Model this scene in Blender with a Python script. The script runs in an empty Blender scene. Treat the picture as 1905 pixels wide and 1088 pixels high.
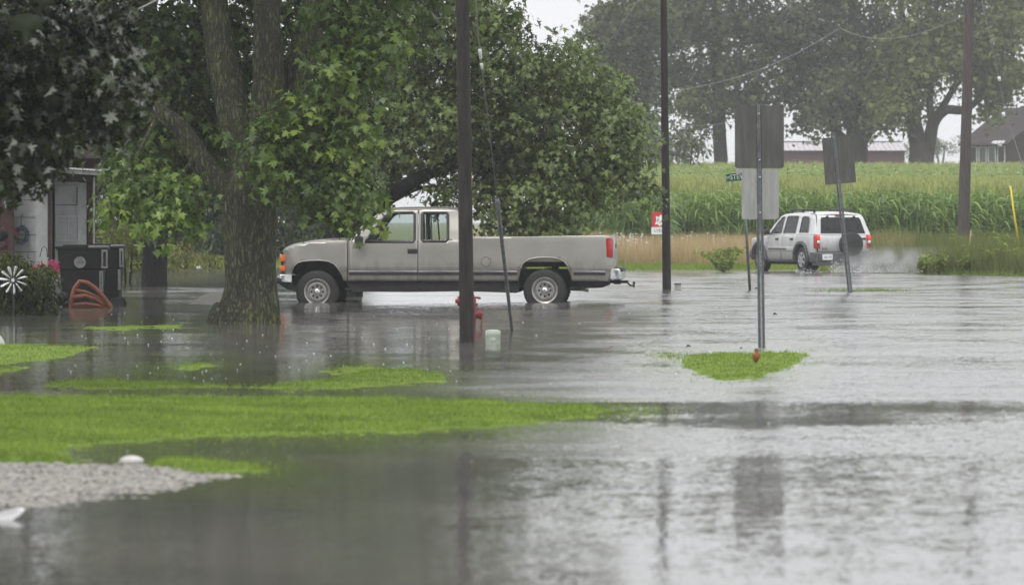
import bpy, bmesh, math, random
import numpy as np
from mathutils import Vector, Matrix, noise as mnoise
from mathutils.geometry import tessellate_polygon
R = math.radians
random.seed(7); rng = np.random.default_rng(11)
SC = bpy.context.scene
COL = SC.collection

# ---------------------------------------------------------------- camera, sky, sun, exposure
FPX, HC, YH, CX = 8000.0, 1.5, 408.0, 952.5      # focal length in photo pixels, eye height, horizon row
cam = bpy.data.cameras.new('camera'); camo = bpy.data.objects.new('camera', cam); COL.objects.link(camo)
camo.location = (0, 0, HC); camo.rotation_euler = (R(90), 0, 0)
cam.sensor_width = 36; cam.lens = FPX/1905*36; cam.shift_y = -(544-YH)/1905
cam.clip_start = 0.5; cam.clip_end = 6000
cam.dof.use_dof = True; cam.dof.focus_distance = 78; cam.dof.aperture_fstop = 4.4
SC.camera = camo
SC.render.resolution_x = 1024; SC.render.resolution_y = 584
SC.view_settings.view_transform = 'Standard'; SC.view_settings.look = 'None'
SC.view_settings.exposure = 0.25; SC.view_settings.gamma = 1
SUN_EL, SUN_ROT = R(58), R(200)
w = bpy.data.worlds.new('World'); SC.world = w; w.use_nodes = True
nt = w.node_tree; nt.nodes.clear()
sky = nt.nodes.new('ShaderNodeTexSky'); sky.sky_type = 'NISHITA'; sky.sun_disc = False
sky.sun_elevation = SUN_EL; sky.sun_rotation = SUN_ROT; sky.dust_density = 6; sky.air_density = 1
hs = nt.nodes.new('ShaderNodeHueSaturation'); hs.inputs['Saturation'].default_value = 0.1; hs.inputs['Value'].default_value = 1.0
nt.links.new(sky.outputs[0], hs.inputs['Color'])
tc = nt.nodes.new('ShaderNodeTexCoord'); sx = nt.nodes.new('ShaderNodeSeparateXYZ'); nt.links.new(tc.outputs['Generated'], sx.inputs[0])
ramp = nt.nodes.new('ShaderNodeValToRGB')        # overcast dome: brighter overhead
e = ramp.color_ramp.elements
e[0].position = 0.0; e[0].color = (0.72, 0.735, 0.755, 1)
e[1].position = 1.0; e[1].color = (1.12, 1.12, 1.12, 1)
for p_, c_ in ((0.06, (0.70, 0.713, 0.735, 1)), (0.35, (0.92, 0.93, 0.95, 1))):
    q = e.new(p_); q.color = c_
nt.links.new(sx.outputs['Z'], ramp.inputs[0])
ml = nt.nodes.new('ShaderNodeMix'); ml.data_type = 'RGBA'; ml.blend_type = 'MULTIPLY'; ml.inputs[0].default_value = 1
ml.inputs['B'].default_value = (13.6, 13.6, 13.6, 1); nt.links.new(ramp.outputs[0], ml.inputs['A'])
mx = nt.nodes.new('ShaderNodeMix'); mx.data_type = 'RGBA'; mx.inputs[0].default_value = 0.9
nt.links.new(hs.outputs[0], mx.inputs['A']); nt.links.new(ml.outputs['Result'], mx.inputs['B'])
bg = nt.nodes.new('ShaderNodeBackground'); bg.inputs[1].default_value = 0.095
nt.links.new(mx.outputs['Result'], bg.inputs[0])
ow = nt.nodes.new('ShaderNodeOutputWorld'); nt.links.new(bg.outputs[0], ow.inputs[0])
sun = bpy.data.lights.new('sun', 'SUN'); suno = bpy.data.objects.new('sun', sun); COL.objects.link(suno)
sun.energy = 1.1; sun.angle = R(25); sun.color = (1, .98, .95)
sd_ = Vector((math.sin(SUN_ROT)*math.cos(SUN_EL), math.cos(SUN_ROT)*math.cos(SUN_EL), math.sin(SUN_EL)))
suno.rotation_euler = sd_.to_track_quat('Z', 'Y').to_euler(); suno.location = (0, 0, 60)

# ---------------------------------------------------------------- helpers
def YG(py): return FPX*HC/(py-YH)                    # distance of a point of the water level
def X_(px, Y): return (px-CX)*Y/FPX
def Z_(py, Y): return HC-(py-YH)*Y/FPX
def W(px, py, Y): return Vector((X_(px, Y), Y, Z_(py, Y)))

def tag(o, label=None, cat=None, group=None, kind=None):
    if label: o['label'] = label
    if cat: o['category'] = cat
    if group: o['group'] = group
    if kind: o['kind'] = kind
    return o
def empty(name, loc, label, cat, group=None, rz=0):
    o = bpy.data.objects.new(name, None); COL.objects.link(o); o.location = loc; o.rotation_euler = (0, 0, rz)
    o.empty_display_size = .2
    return tag(o, label, cat, group)
def copy_tree(o, parent=None):
    c = o.copy(); COL.objects.link(c); c.parent = parent
    for ch in list(o.children): copy_tree(ch, c)
    return c

def link(name, me, mats, parent=None, smooth=False):
    o = bpy.data.objects.new(name, me); COL.objects.link(o)
    for m in (mats if isinstance(mats, (list, tuple)) else [mats]): me.materials.append(m)
    if smooth: me.polygons.foreach_set('use_smooth', np.ones(len(me.polygons), dtype=bool))
    if parent is not None: o.parent = parent
    return o

class MB:
    """collects shapes, links them as one mesh"""
    def __init__(s): s.v = []; s.f = []; s.mi = []
    def add(s, vs, fs, mi=0):
        b = len(s.v); s.v += [tuple(v) for v in vs]
        for f in fs: s.f.append([b+i for i in f]); s.mi.append(mi)
    def box(s, x0, x1, y0, y1, z0, z1, mi=0, M=None):
        vs = [Vector((x, y, z)) for z in (z0, z1) for y in (y0, y1) for x in (x0, x1)]
        if M is not None: vs = [M @ v for v in vs]
        s.add(vs, [(0, 2, 3, 1), (4, 5, 7, 6), (0, 1, 5, 4), (2, 6, 7, 3), (0, 4, 6, 2), (1, 3, 7, 5)], mi)
    def rbox(s, x0, x1, y0, y1, z0, z1, b=.01, mi=0, M=None, seg=2):
        bm = bmesh.new(); bmesh.ops.create_cube(bm, size=1)
        for v in bm.verts: v.co = Vector(((x0+x1)/2+v.co.x*(x1-x0), (y0+y1)/2+v.co.y*(y1-y0), (z0+z1)/2+v.co.z*(z1-z0)))
        bmesh.ops.bevel(bm, geom=bm.edges[:], offset=b, segments=seg, affect='EDGES', profile=.5)
        vs = [(M @ v.co if M is not None else v.co.copy()) for v in bm.verts]
        s.add(vs, [[v.index for v in f.verts] for f in bm.faces], mi); bm.free()
    def tube(s, pts, rad, n=8, mi=0, caps=True, nz=0, nf=3.0, closed=False):
        pts = [Vector(p) for p in pts]; m = len(pts)
        if not isinstance(rad, (list, tuple)): rad = [rad]*m
        b = len(s.v); ref = None
        for i, p in enumerate(pts):
            if closed: d = pts[(i+1) % m]-pts[i-1]
            else: d = pts[min(i+1, m-1)]-pts[max(i-1, 0)]
            d.normalize()
            if ref is None:
                ref = Vector((0, 0, 1)) if abs(d.z) < .9 else Vector((1, 0, 0))
            a = d.cross(ref).normalized(); c = a.cross(d).normalized(); ref = c
            for k in range(n):
                t = 2*math.pi*k/n; rr = rad[i]
                q = p+(a*math.cos(t)+c*math.sin(t))*rr
                if nz:
                    u = Vector((math.cos(t)*nf, math.sin(t)*nf, p.z*nf*.35+p.x))
                    rr *= 1+nz*mnoise.noise(u)+nz*.5*mnoise.noise(u*2.7)
                    q = p+(a*math.cos(t)+c*math.sin(t))*rr
                s.v.append(tuple(q))
        for i in range(m if closed else m-1):
            j = (i+1) % m
            for k in range(n):
                k2 = (k+1) % n
                s.f.append([b+i*n+k, b+i*n+k2, b+j*n+k2, b+j*n+k]); s.mi.append(mi)
        if caps and not closed:
            s.f.append([b+k for k in range(n)][::-1]); s.mi.append(mi)
            s.f.append([b+(m-1)*n+k for k in range(n)]); s.mi.append(mi)
    def lathe(s, prof, org, axis='Z', n=20, mi=0, cap=False):
        """prof: list of (radius, height) along axis"""
        b = len(s.v); org = Vector(org)
        for r_, h in prof:
            for k in range(n):
                t = 2*math.pi*k/n; a, c = r_*math.cos(t), r_*math.sin(t)
                v = {'Z': (a, c, h), 'Y': (a, h, c), 'X': (h, a, c)}[axis]
                s.v.append(tuple(org+Vector(v)))
        for i in range(len(prof)-1):
            for k in range(n):
                k2 = (k+1) % n
                s.f.append([b+i*n+k, b+i*n+k2, b+(i+1)*n+k2, b+(i+1)*n+k]); s.mi.append(mi)
        if cap or prof[0][0] < .04: s.f.append([b+k for k in range(n)]); s.mi.append(mi)
        if cap or prof[-1][0] < .04: s.f.append([b+(len(prof)-1)*n+k for k in range(n)]); s.mi.append(mi)
    def prism(s, poly, y0, y1, mi=0, M=None):
        """poly in (x,z), extruded along y"""
        n = len(poly)
        vs = [Vector((x, y0, z)) for x, z in poly]+[Vector((x, y1, z)) for x, z in poly]
        if M is not None: vs = [M @ v for v in vs]
        tri = tessellate_polygon([[Vector((x, z, 0)) for x, z in poly]])
        fs = [tuple(t) for t in tri]+[tuple(i+n for i in t[::-1]) for t in tri]
        fs += [(i, (i+1) % n, (i+1) % n+n, i+n) for i in range(n)]
        s.add(vs, fs, mi)
    def grid(s, P, mi=0):
        """P[i][j] points"""
        b = len(s.v); n = len(P[0])
        for row in P: s.v += [tuple(p) for p in row]
        for i in range(len(P)-1):
            for j in range(n-1):
                s.f.append([b+i*n+j, b+i*n+j+1, b+(i+1)*n+j+1, b+(i+1)*n+j]); s.mi.append(mi)
    def sphere(s, c, r, mi=0, n=10):
        r = r if isinstance(r, (tuple, list)) else (r, r, r); b = len(s.v); c = Vector(c)
        for i in range(1, n):
            a = math.pi*i/n
            for k in range(n):
                t = 2*math.pi*k/n
                s.v.append((c.x+r[0]*math.sin(a)*math.cos(t), c.y+r[1]*math.sin(a)*math.sin(t), c.z+r[2]*math.cos(a)))
        s.v.append((c.x, c.y, c.z+r[2])); s.v.append((c.x, c.y, c.z-r[2])); T = b+(n-1)*n
        for i in range(n-2):
            for k in range(n):
                k2 = (k+1) % n
                s.f.append([b+i*n+k, b+(i+1)*n+k, b+(i+1)*n+k2, b+i*n+k2]); s.mi.append(mi)
        for k in range(n):
            k2 = (k+1) % n
            s.f.append([T, b+k, b+k2]); s.mi.append(mi)
            s.f.append([T+1, b+(n-2)*n+k2, b+(n-2)*n+k]); s.mi.append(mi)
    def build(s, name, mats, parent=None, smooth=False, auto=None):
        me = bpy.data.meshes.new(name); me.from_pydata(s.v, [], s.f); me.update()
        bm = bmesh.new(); bm.from_mesh(me); bmesh.ops.recalc_face_normals(bm, faces=bm.faces[:]); bm.to_mesh(me); bm.free()
        o = link(name, me, mats, parent, smooth)
        if len(me.materials) > 1: me.polygons.foreach_set('material_index', np.array(s.mi, dtype=np.int32))
        if smooth and auto is not None: me.set_sharp_from_angle(angle=R(auto))
        return o

def np_mesh(name, V, F, mats, parent=None, fattr=None, smooth=False, mi=None):
    """V (n,3), F (m,k) constant face size"""
    me = bpy.data.meshes.new(name); m, k = F.shape
    me.vertices.add(len(V)); me.vertices.foreach_set('co', np.ascontiguousarray(V, dtype=np.float32).ravel())
    me.loops.add(m*k); me.loops.foreach_set('vertex_index', np.ascontiguousarray(F, dtype=np.int32).ravel())
    me.polygons.add(m); me.polygons.foreach_set('loop_start', np.arange(0, m*k, k, dtype=np.int32))
    try: me.polygons.foreach_set('loop_total', np.full(m, k, dtype=np.int32))
    except Exception: pass
    me.update(calc_edges=True); me.validate()
    if fattr is not None:
        a = me.attributes.new('v', 'FLOAT', 'FACE'); a.data.foreach_set('value', np.ascontiguousarray(fattr, dtype=np.float32))
    o = link(name, me, mats, parent, smooth)
    if mi is not None: me.polygons.foreach_set('material_index', np.ascontiguousarray(mi, dtype=np.int32))
    return o

# ---------------------------------------------------------------- materials
def nodes(name):
    m = bpy.data.materials.new(name); m.use_nodes = True; t = m.node_tree
    return m, t, t.nodes['Principled BSDF'], t.nodes['Material Output']
def pm(name, col, rough=.6, metal=0, var=0, vs=4, bump=0, bs=20, coat=0, spec=.5, stretch=(1, 1, 1), col2=None, thr=(.4, .65)):
    m, t, p, out = nodes(name)
    p.inputs['Base Color'].default_value = (*col, 1); p.inputs['Roughness'].default_value = rough
    p.inputs['Metallic'].default_value = metal; p.inputs['Coat Weight'].default_value = coat
    p.inputs['Specular IOR Level'].default_value = spec
    if var or bump or col2:
        tcn = t.nodes.new('ShaderNodeTexCoord'); mp = t.nodes.new('ShaderNodeMapping'); mp.inputs['Scale'].default_value = stretch
        t.links.new(tcn.outputs['Object'], mp.inputs[0])
    if var or col2:
        n = t.nodes.new('ShaderNodeTexNoise'); n.inputs['Scale'].default_value = vs; n.inputs['Detail'].default_value = 6
        n.inputs['Roughness'].default_value = .65
        t.links.new(mp.outputs[0], n.inputs[0])
        c = t.nodes.new('ShaderNodeValToRGB'); c.color_ramp.elements[0].position = thr[0]; c.color_ramp.elements[1].position = thr[1]
        if col2: a, b = col, col2
        else: a = tuple(x*(1-var) for x in col); b = tuple(min(1, x*(1+var)) for x in col)
        c.color_ramp.elements[0].color = (*a, 1); c.color_ramp.elements[1].color = (*b, 1)
        t.links.new(n.outputs[0], c.inputs[0]); t.links.new(c.outputs[0], p.inputs['Base Color'])
    if bump:
        n2 = t.nodes.new('ShaderNodeTexNoise'); n2.inputs['Scale'].default_value = bs; n2.inputs['Detail'].default_value = 8
        t.links.new(mp.outputs[0], n2.inputs[0])
        b = t.nodes.new('ShaderNodeBump'); b.inputs['Strength'].default_value = 1; b.inputs['Distance'].default_value = bump
        t.links.new(n2.outputs[0], b.inputs['Height']); t.links.new(b.outputs[0], p.inputs['Normal'])
    return m
def leafmat(name, c0, c1, c2=None, rough=.35, trans=.35, spec=.5):
    """colour by the per-leaf attribute v"""
    m, t, p, out = nodes(name)
    a = t.nodes.new('ShaderNodeAttribute'); a.attribute_name = 'v'
    r = t.nodes.new('ShaderNodeValToRGB'); r.color_ramp.elements[0].color = (*c0, 1); r.color_ramp.elements[1].color = (*c1, 1)
    if c2: q = r.color_ramp.elements.new(.9); q.color = (*c1, 1); r.color_ramp.elements[-1].color = (*c2, 1)
    t.links.new(a.outputs['Fac'], r.inputs[0]); t.links.new(r.outputs[0], p.inputs['Base Color'])
    p.inputs['Roughness'].default_value = rough; p.inputs['Specular IOR Level'].default_value = spec
    tr = t.nodes.new('ShaderNodeBsdfTranslucent'); t.links.new(r.outputs[0], tr.inputs[0])
    mxs = t.nodes.new('ShaderNodeMixShader'); mxs.inputs[0].default_value = trans
    t.links.new(p.outputs[0], mxs.inputs[1]); t.links.new(tr.outputs[0], mxs.inputs[2]); t.links.new(mxs.outputs[0], out.inputs[0])
    return m
def glassmat(name, tint, fog=0, rough=.02):
    m, t, p, out = nodes(name)
    tr = t.nodes.new('ShaderNodeBsdfTransparent'); tr.inputs[0].default_value = (*tint, 1)
    gl = t.nodes.new('ShaderNodeBsdfGlossy'); gl.inputs['Roughness'].default_value = rough
    fr = t.nodes.new('ShaderNodeFresnel'); fr.inputs[0].default_value = 1.5
    mxs = t.nodes.new('ShaderNodeMixShader'); t.links.new(fr.outputs[0], mxs.inputs[0])
    src = tr.outputs[0]
    if fog:
        d = t.nodes.new('ShaderNodeBsdfTranslucent'); d.inputs[0].default_value = (.85, .9, .88, 1); m3 = t.nodes.new('ShaderNodeMixShader'); m3.inputs[0].default_value = fog
        t.links.new(src, m3.inputs[1]); t.links.new(d.outputs[0], m3.inputs[2]); src = m3.outputs[0]
    t.links.new(src, mxs.inputs[1]); t.links.new(gl.outputs[0], mxs.inputs[2]); t.links.new(mxs.outputs[0], out.inputs[0])
    return m

M = {}
M['taupe'] = pm('taupe_car_paint', (.36, .345, .315), .33, .35, var=.07, vs=1.5, coat=.5)
def dirt(m, z0, z1, col, amt):
    t = m.node_tree; p = t.nodes['Principled BSDF']; lk = p.inputs['Base Color'].links[0]; src = lk.from_socket
    tcn = t.nodes.new('ShaderNodeTexCoord'); sx_ = t.nodes.new('ShaderNodeSeparateXYZ'); t.links.new(tcn.outputs['Object'], sx_.inputs[0])
    n = t.nodes.new('ShaderNodeTexNoise'); n.inputs['Scale'].default_value = 3; n.inputs['Detail'].default_value = 8; n.inputs['Roughness'].default_value = .7
    mp = t.nodes.new('ShaderNodeMapping'); mp.inputs['Scale'].default_value = (2.2, 2.2, .5); t.links.new(tcn.outputs['Object'], mp.inputs[0]); t.links.new(mp.outputs[0], n.inputs[0])
    a = t.nodes.new('ShaderNodeMath'); a.operation = 'MULTIPLY_ADD'; t.links.new(n.outputs[0], a.inputs[0]); a.inputs[1].default_value = -.7; t.links.new(sx_.outputs['Z'], a.inputs[2])
    r = t.nodes.new('ShaderNodeMapRange'); r.inputs[1].default_value = z0-.35; r.inputs[2].default_value = z1-.35; r.inputs[3].default_value = amt; r.inputs[4].default_value = 0; t.links.new(a.outputs[0], r.inputs[0])
    mx_ = t.nodes.new('ShaderNodeMix'); mx_.data_type = 'RGBA'; t.links.new(r.outputs[0], mx_.inputs[0]); t.links.new(src, mx_.inputs['A']); mx_.inputs['B'].default_value = (*col, 1)
    t.links.new(mx_.outputs['Result'], p.inputs['Base Color'])
    mr = t.nodes.new('ShaderNodeMapRange'); mr.inputs[3].default_value = p.inputs['Roughness'].default_value; mr.inputs[4].default_value = .75; t.links.new(r.outputs[0], mr.inputs[0]); t.links.new(mr.outputs[0], p.inputs['Roughness'])
dirt(M['taupe'], .25, .75, (.10, .088, .07), .85)
M['silver'] = pm('silver_car_paint', (.60, .60, .605), .35, .25, var=.05, vs=2, coat=.4)
dirt(M['silver'], .35, .95, (.16, .15, .135), .75)
M['trim'] = pm('dark_plastic_trim', (.025, .025, .027), .5, var=.3, vs=8)
M['cladding'] = pm('grey_plastic_cladding', (.09, .092, .1), .55, var=.2, vs=6)
M['under'] = pm('dark_underbody', (.018, .018, .018), .8, var=.4, vs=9)
M['rubber'] = pm('tyre_rubber', (.018, .018, .019), .65, var=.25, vs=14, bump=.002, bs=60)
M['chrome'] = pm('chrome', (.62, .62, .62), .22, .9, var=.15, vs=9)
M['steel'] = pm('painted_steel_wheel', (.42, .41, .39), .35, .6, var=.2, vs=12)
M['amber'] = pm('amber_lens', (.75, .16, .02), .2, coat=.6, var=.12, vs=40)
M['redlens'] = pm('red_lens', (.42, .012, .02), .18, coat=.6, var=.12, vs=30)
M['clear'] = pm('clear_lens', (.7, .7, .68), .15, .2, coat=.5)
M['seat'] = pm('seat_cloth', (.06, .06, .062), .9, var=.3, vs=10)
M['glass'] = glassmat('side_window_glass', (.90, .96, .95), .16)
M['tint'] = glassmat('tinted_window_glass', (.09, .10, .10))
M['halftint'] = glassmat('light_tinted_glass', (.45, .5, .48))
def emis(name, col, st):
    m, t, p, out = nodes(name); p.inputs['Base Color'].default_value = (*col, 1)
    p.inputs['Emission Color'].default_value = (*col, 1); p.inputs['Emission Strength'].default_value = st
    return m
M['brake'] = emis('lit_brake_lamp', (1, .05, .03), .6)
M['polewood'] = pm('creosoted_pole_wood', (.020, .0165, .015), .8, var=.55, vs=5, bump=.006, bs=12, stretch=(6, 6, .5))
M['polegrey'] = pm('weathered_pole_wood', (.07, .058, .054), .85, var=.3, vs=5, bump=.006, bs=12, stretch=(6, 6, .5))
M['galv'] = pm('galvanised_steel', (.17, .18, .185), .5, .5, var=.3, vs=14)
M['signdark'] = pm('weathered_aluminium_sign_back', (.095, .095, .09), .5, .3, var=.22, vs=4, stretch=(4, 1, .5))
M['signlight'] = pm('aluminium_sign_back', (.33, .33, .325), .45, .35, var=.14, vs=4, stretch=(4, 1, .5))
M['green'] = pm('green_sign_sheeting', (.01, .12, .06), .5, var=.1, vs=20)
M['white'] = pm('white_paint', (.78, .78, .78), .55, var=.06, vs=6)
M['offwhite'] = pm('weathered_white_siding', (.62, .63, .64), .65, var=.14, vs=3, bump=.002, bs=30)
M['red'] = pm('red_paint', (.20, .028, .028), .45, var=.15, vs=9)
M['signred'] = pm('red_yard_sign_print', (.5, .03, .045), .55, var=.08, vs=9)
M['black'] = pm('black_print', (.02, .02, .02), .6)
M['yellow'] = pm('yellow_plastic', (.72, .55, .03), .5, var=.1, vs=9)
M['brownwall'] = pm('brown_board_wall', (.06, .029, .026), .8, var=.25, vs=3, bump=.004, bs=8, stretch=(1, 1, 8))
M['shingle'] = pm('brown_shingles', (.075, .058, .055), .9, var=.35, vs=14, bump=.01, bs=10, stretch=(1, 1, 6))
M['tin'] = pm('pale_tin_edge', (.42, .42, .41), .4, .4, var=.2, vs=10)
M['bin'] = pm('dark_bin_plastic', (.010, .010, .011), .6, var=.25, vs=7, spec=.3)
M['binlight'] = pm('grey_bin_plastic_wet', (.19, .19, .19), .35, var=.25, vs=18)
M['orange'] = pm('orange_plastic', (.17, .048, .018), .5, var=.2, vs=8)
def barkmat(name, furrow, ridge, moss, fs=9.0, depth=.05, moss_amt=1.0):
    m, t, p, out = nodes(name); N = t.nodes.new; L = t.links.new
    tcn = N('ShaderNodeTexCoord'); mp = N('ShaderNodeMapping'); mp.inputs['Scale'].default_value = (1, 1, .24); mp.inputs['Rotation'].default_value = (0, R(9), 0); L(tcn.outputs['Object'], mp.inputs[0])
    v = N('ShaderNodeTexVoronoi'); v.feature = 'DISTANCE_TO_EDGE'; v.inputs['Scale'].default_value = fs*1.5
    n = N('ShaderNodeTexNoise'); n.inputs['Scale'].default_value = fs; n.inputs['Detail'].default_value = 6; n.inputs['Roughness'].default_value = .7; n.inputs['Distortion'].default_value = .6
    wv = N('ShaderNodeVectorMath'); wv.operation = 'SCALE'; wv.inputs['Scale'].default_value = .16; L(n.outputs['Color'], wv.inputs[0])
    wa = N('ShaderNodeVectorMath'); wa.operation = 'ADD'; L(mp.outputs[0], wa.inputs[0]); L(wv.outputs[0], wa.inputs[1])
    L(mp.outputs[0], n.inputs[0]); L(wa.outputs[0], v.inputs[0])
    r = N('ShaderNodeMapRange'); r.inputs[1].default_value = .0; r.inputs[2].default_value = .42; L(v.outputs['Distance'], r.inputs[0])
    mu = N('ShaderNodeMath'); mu.operation = 'MULTIPLY'; L(r.outputs[0], mu.inputs[0]); L(n.outputs[0], mu.inputs[1])
    c = N('ShaderNodeValToRGB'); c.color_ramp.elements[0].position = .08; c.color_ramp.elements[1].position = .55
    c.color_ramp.elements[0].color = (*furrow, 1); c.color_ramp.elements[1].color = (*ridge, 1); L(mu.outputs[0], c.inputs[0])
    n2 = N('ShaderNodeTexNoise'); n2.inputs['Scale'].default_value = 1.6; n2.inputs['Detail'].default_value = 7; n2.inputs['Roughness'].default_value = .7; L(tcn.outputs['Object'], n2.inputs[0])
    r2 = N('ShaderNodeMapRange'); r2.inputs[1].default_value = .50; r2.inputs[2].default_value = .64; r2.inputs[4].default_value = .75*moss_amt; L(n2.outputs[0], r2.inputs[0])
    m2 = N('ShaderNodeMath'); m2.operation = 'MULTIPLY'; L(r2.outputs[0], m2.inputs[0]); L(r.outputs[0], m2.inputs[1])
    mxx = N('ShaderNodeMix'); mxx.data_type = 'RGBA'; L(m2.outputs[0], mxx.inputs[0]); L(c.outputs[0], mxx.inputs['A']); mxx.inputs['B'].default_value = (*moss, 1)
    L(mxx.outputs['Result'], p.inputs['Base Color']); p.inputs['Roughness'].default_value = .8; p.inputs['Specular IOR Level'].default_value = .35
    bm_ = N('ShaderNodeBump'); bm_.inputs['Strength'].default_value = 1; bm_.inputs['Distance'].default_value = depth; L(mu.outputs[0], bm_.inputs['Height']); L(bm_.outputs[0], p.inputs['Normal'])
    return m
M['bark'] = barkmat('mossy_maple_bark', (.065, .061, .043), (.30, .32, .20), (.32, .37, .085), 13.0, .08, 1.3)
M['barkdark'] = barkmat('dark_wet_bark', (.007, .006, .005), (.028, .025, .021), (.03, .034, .016), 11.0, .05, .3)
M['barkfar'] = pm('grey_brown_bark', (.05, .043, .035), .9, var=.3, vs=2, bump=.03, bs=5, stretch=(3, 3, .7))
M['barnwall'] = pm('maroon_metal_wall', (.07, .028, .032), .7, var=.1, vs=2, bump=.01, bs=3, stretch=(6, 6, .05))
M['barnroof'] = pm('pale_metal_roof', (.45, .42, .44), .5, .2, var=.12, vs=2)
M['brownroof'] = pm('brown_metal_roof', (.035, .022, .024), .5, .2, var=.15, vs=2)
M['brick'] = pm('brown_brick_wall', (.045, .032, .028), .85, var=.25, vs=6, bump=.004, bs=12)
M['wire'] = pm('grey_cable', (.22, .22, .22), .5, .3)
M['wiredark'] = pm('dark_cable', (.03, .03, .03), .6)
M['insul'] = pm('white_porcelain_insulator', (.7, .7, .69), .3, var=.05, vs=5)
M['palegreen'] = pm('pale_green_plastic', (.42, .47, .39), .5, var=.08, vs=8)
M['stone'] = pm('pale_stone', (.46, .45, .43), .8, var=.15, vs=12, bump=.004, bs=20)
M['gravel'] = pm('wet_gravel', (.13, .12, .105), .7, col2=(.36, .34, .31), vs=26, bump=.03, bs=30, thr=(.38, .62))
M['earth'] = pm('wet_earth', (.07, .06, .04), .9, var=.3, vs=2)
M['turf'] = pm('lawn_turf', (.10, .155, .025), .85, col2=(.19, .27, .04), vs=2.5, bump=.012, bs=45, thr=(.3, .7), spec=.2)
M['field'] = pm('verge_and_field_ground', (.10, .15, .03), .95, col2=(.21, .185, .09), vs=.35, bump=.02, bs=8, spec=.1)
M['bladeg'] = leafmat('grass_blades', (.105, .165, .025), (.27, .38, .06), trans=.3, rough=.5, spec=.3)
M['dry'] = leafmat('dry_grass_blades', (.30, .23, .11), (.62, .49, .28), trans=.25, rough=.7, spec=.2)
M['corn'] = leafmat('corn_leaves', (.06, .13, .02), (.30, .44, .09), rough=.3, trans=.35, spec=.5)
M['tassel'] = pm('corn_tassels', (.31, .345, .11), .8, var=.2, vs=3)
M['weed'] = leafmat('weed_leaves', (.09, .14, .022), (.26, .34, .05), rough=.5, trans=.35, spec=.3)
M['weedolive'] = leafmat('olive_weed_blades', (.06, .085, .02), (.22, .25, .07), rough=.6, trans=.3, spec=.2)
M['maple'] = leafmat('maple_leaves', (.016, .040, .010), (.17, .265, .05), (.28, .38, .075), rough=.32, trans=.35)
M['maple2'] = leafmat('maple_leaves_deep_green', (.014, .032, .010), (.20, .27, .075), rough=.34, trans=.3)
M['maple3'] = leafmat('dark_wet_leaves', (.006, .014, .004), (.035, .055, .012), (.30, .33, .29), rough=.25, trans=.15)  # pale end colour: whitish undersides and painted wet sheen
M['farleaf'] = leafmat('distant_foliage', (.045, .065, .028), (.15, .19, .065), rough=.5, trans=.3, spec=.3)  # base lightened: distance haze put into the leaf colour
M['farleaf2'] = leafmat('distant_yellow_green_foliage', (.055, .08, .022), (.18, .215, .055), rough=.5, trans=.3, spec=.3)  # paled for distance haze in the same way
M['brush'] = leafmat('thicket_foliage', (.015, .035, .014), (.10, .16, .05), rough=.4, trans=.3)
M['shrub'] = leafmat('yellow_green_shrub_foliage', (.07, .08, .014), (.22, .24, .035), rough=.5, trans=.35, spec=.3)
M['juniper'] = leafmat('juniper_foliage', (.018, .04, .008), (.10, .13, .02), rough=.6, trans=.2, spec=.3)
M['pink'] = leafmat('pink_petals', (.62, .03, .16), (.75, .10, .30), rough=.6, trans=.3, spec=.2)
M['redp'] = leafmat('red_petals', (.55, .02, .015), (.70, .06, .04), rough=.6, trans=.3, spec=.2)
M['whitep'] = leafmat('white_petals', (.5, .5, .45), (.75, .75, .7), rough=.6, trans=.3, spec=.2)
M['bluegrey'] = leafmat('blue_grey_wreath', (.07, .11, .17), (.22, .28, .34), rough=.7, trans=.1, spec=.2)
M['feather'] = pm('robin_back_feathers', (.06, .035, .022), .8, var=.3, vs=40)
M['rust'] = pm('robin_breast_feathers', (.30, .08, .025), .8, var=.3, vs=40)
M['foam'] = pm('splash_foam', (.6, .61, .63), .3, spec=.6)

# ---------------------------------------------------------------- terrain, water
def smooth(a, b, x): t = np.clip((x-a)/(b-a), 0, 1); return t*t*(3-2*t)
SH_X = [-400, -60, -10, 3, 5.5, 8.5, 11, 13.5, 60, 400]; SH_Y = [150, 142, 138, 127, 127.5, 127, 120.5, 113.5, 100, 90]
def vnoise(X, Y, f, seed=0):
    out = np.zeros(np.shape(X)); r = np.random.default_rng(seed)
    for i in range(7):
        a = r.uniform(0, 6.283); k = f*r.uniform(.6, 1.9); ph = r.uniform(0, 6.283)
        out += np.sin(k*(X*math.cos(a)+Y*math.sin(a))*6.283+ph+1.3*np.sin(k*3.1*(Y*math.cos(a)-X*math.sin(a))+ph*2))
    return out/7
def gz(X, Y):
    X = np.asarray(X, float); Y = np.asarray(Y, float)
    d = Y-np.interp(X, SH_X, SH_Y)
    z = np.where(d < 0, np.clip(d*.03, -.18, 0), np.clip(d, 0, 12)*.026)+.03*vnoise(X, Y, .12, 3)*smooth(-2, 4, d)
    b = smooth(.016, .028, X/np.maximum(Y, 1))
    z = z+b*2.0*smooth(148, 252, Y)
    return z
def gzf(x, y): return float(gz(x, y))
def grid_mesh(name, Xs, Yg, Z, mats, keep=None, smooth_=True):
    nr, nc = Z.shape
    V = np.stack([Xs, Yg, Z], -1).reshape(-1, 3)
    i, j = np.meshgrid(np.arange(nr-1), np.arange(nc-1), indexing='ij')
    a = (i*nc+j).ravel(); F = np.stack([a, a+1, a+nc+1, a+nc], -1)
    if keep is not None:
        k = keep.reshape(-1)[F].any(1); F = F[k]
    return np_mesh(name, V, F, mats, smooth=smooth_)
ys = np.concatenate([np.linspace(-40, 100, 30), np.linspace(101, 260, 150), np.linspace(265, 1400, 60)])
t_ = np.linspace(-1, 1, 161); xs = np.sign(t_)*(np.abs(t_)**2.2)*600
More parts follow.
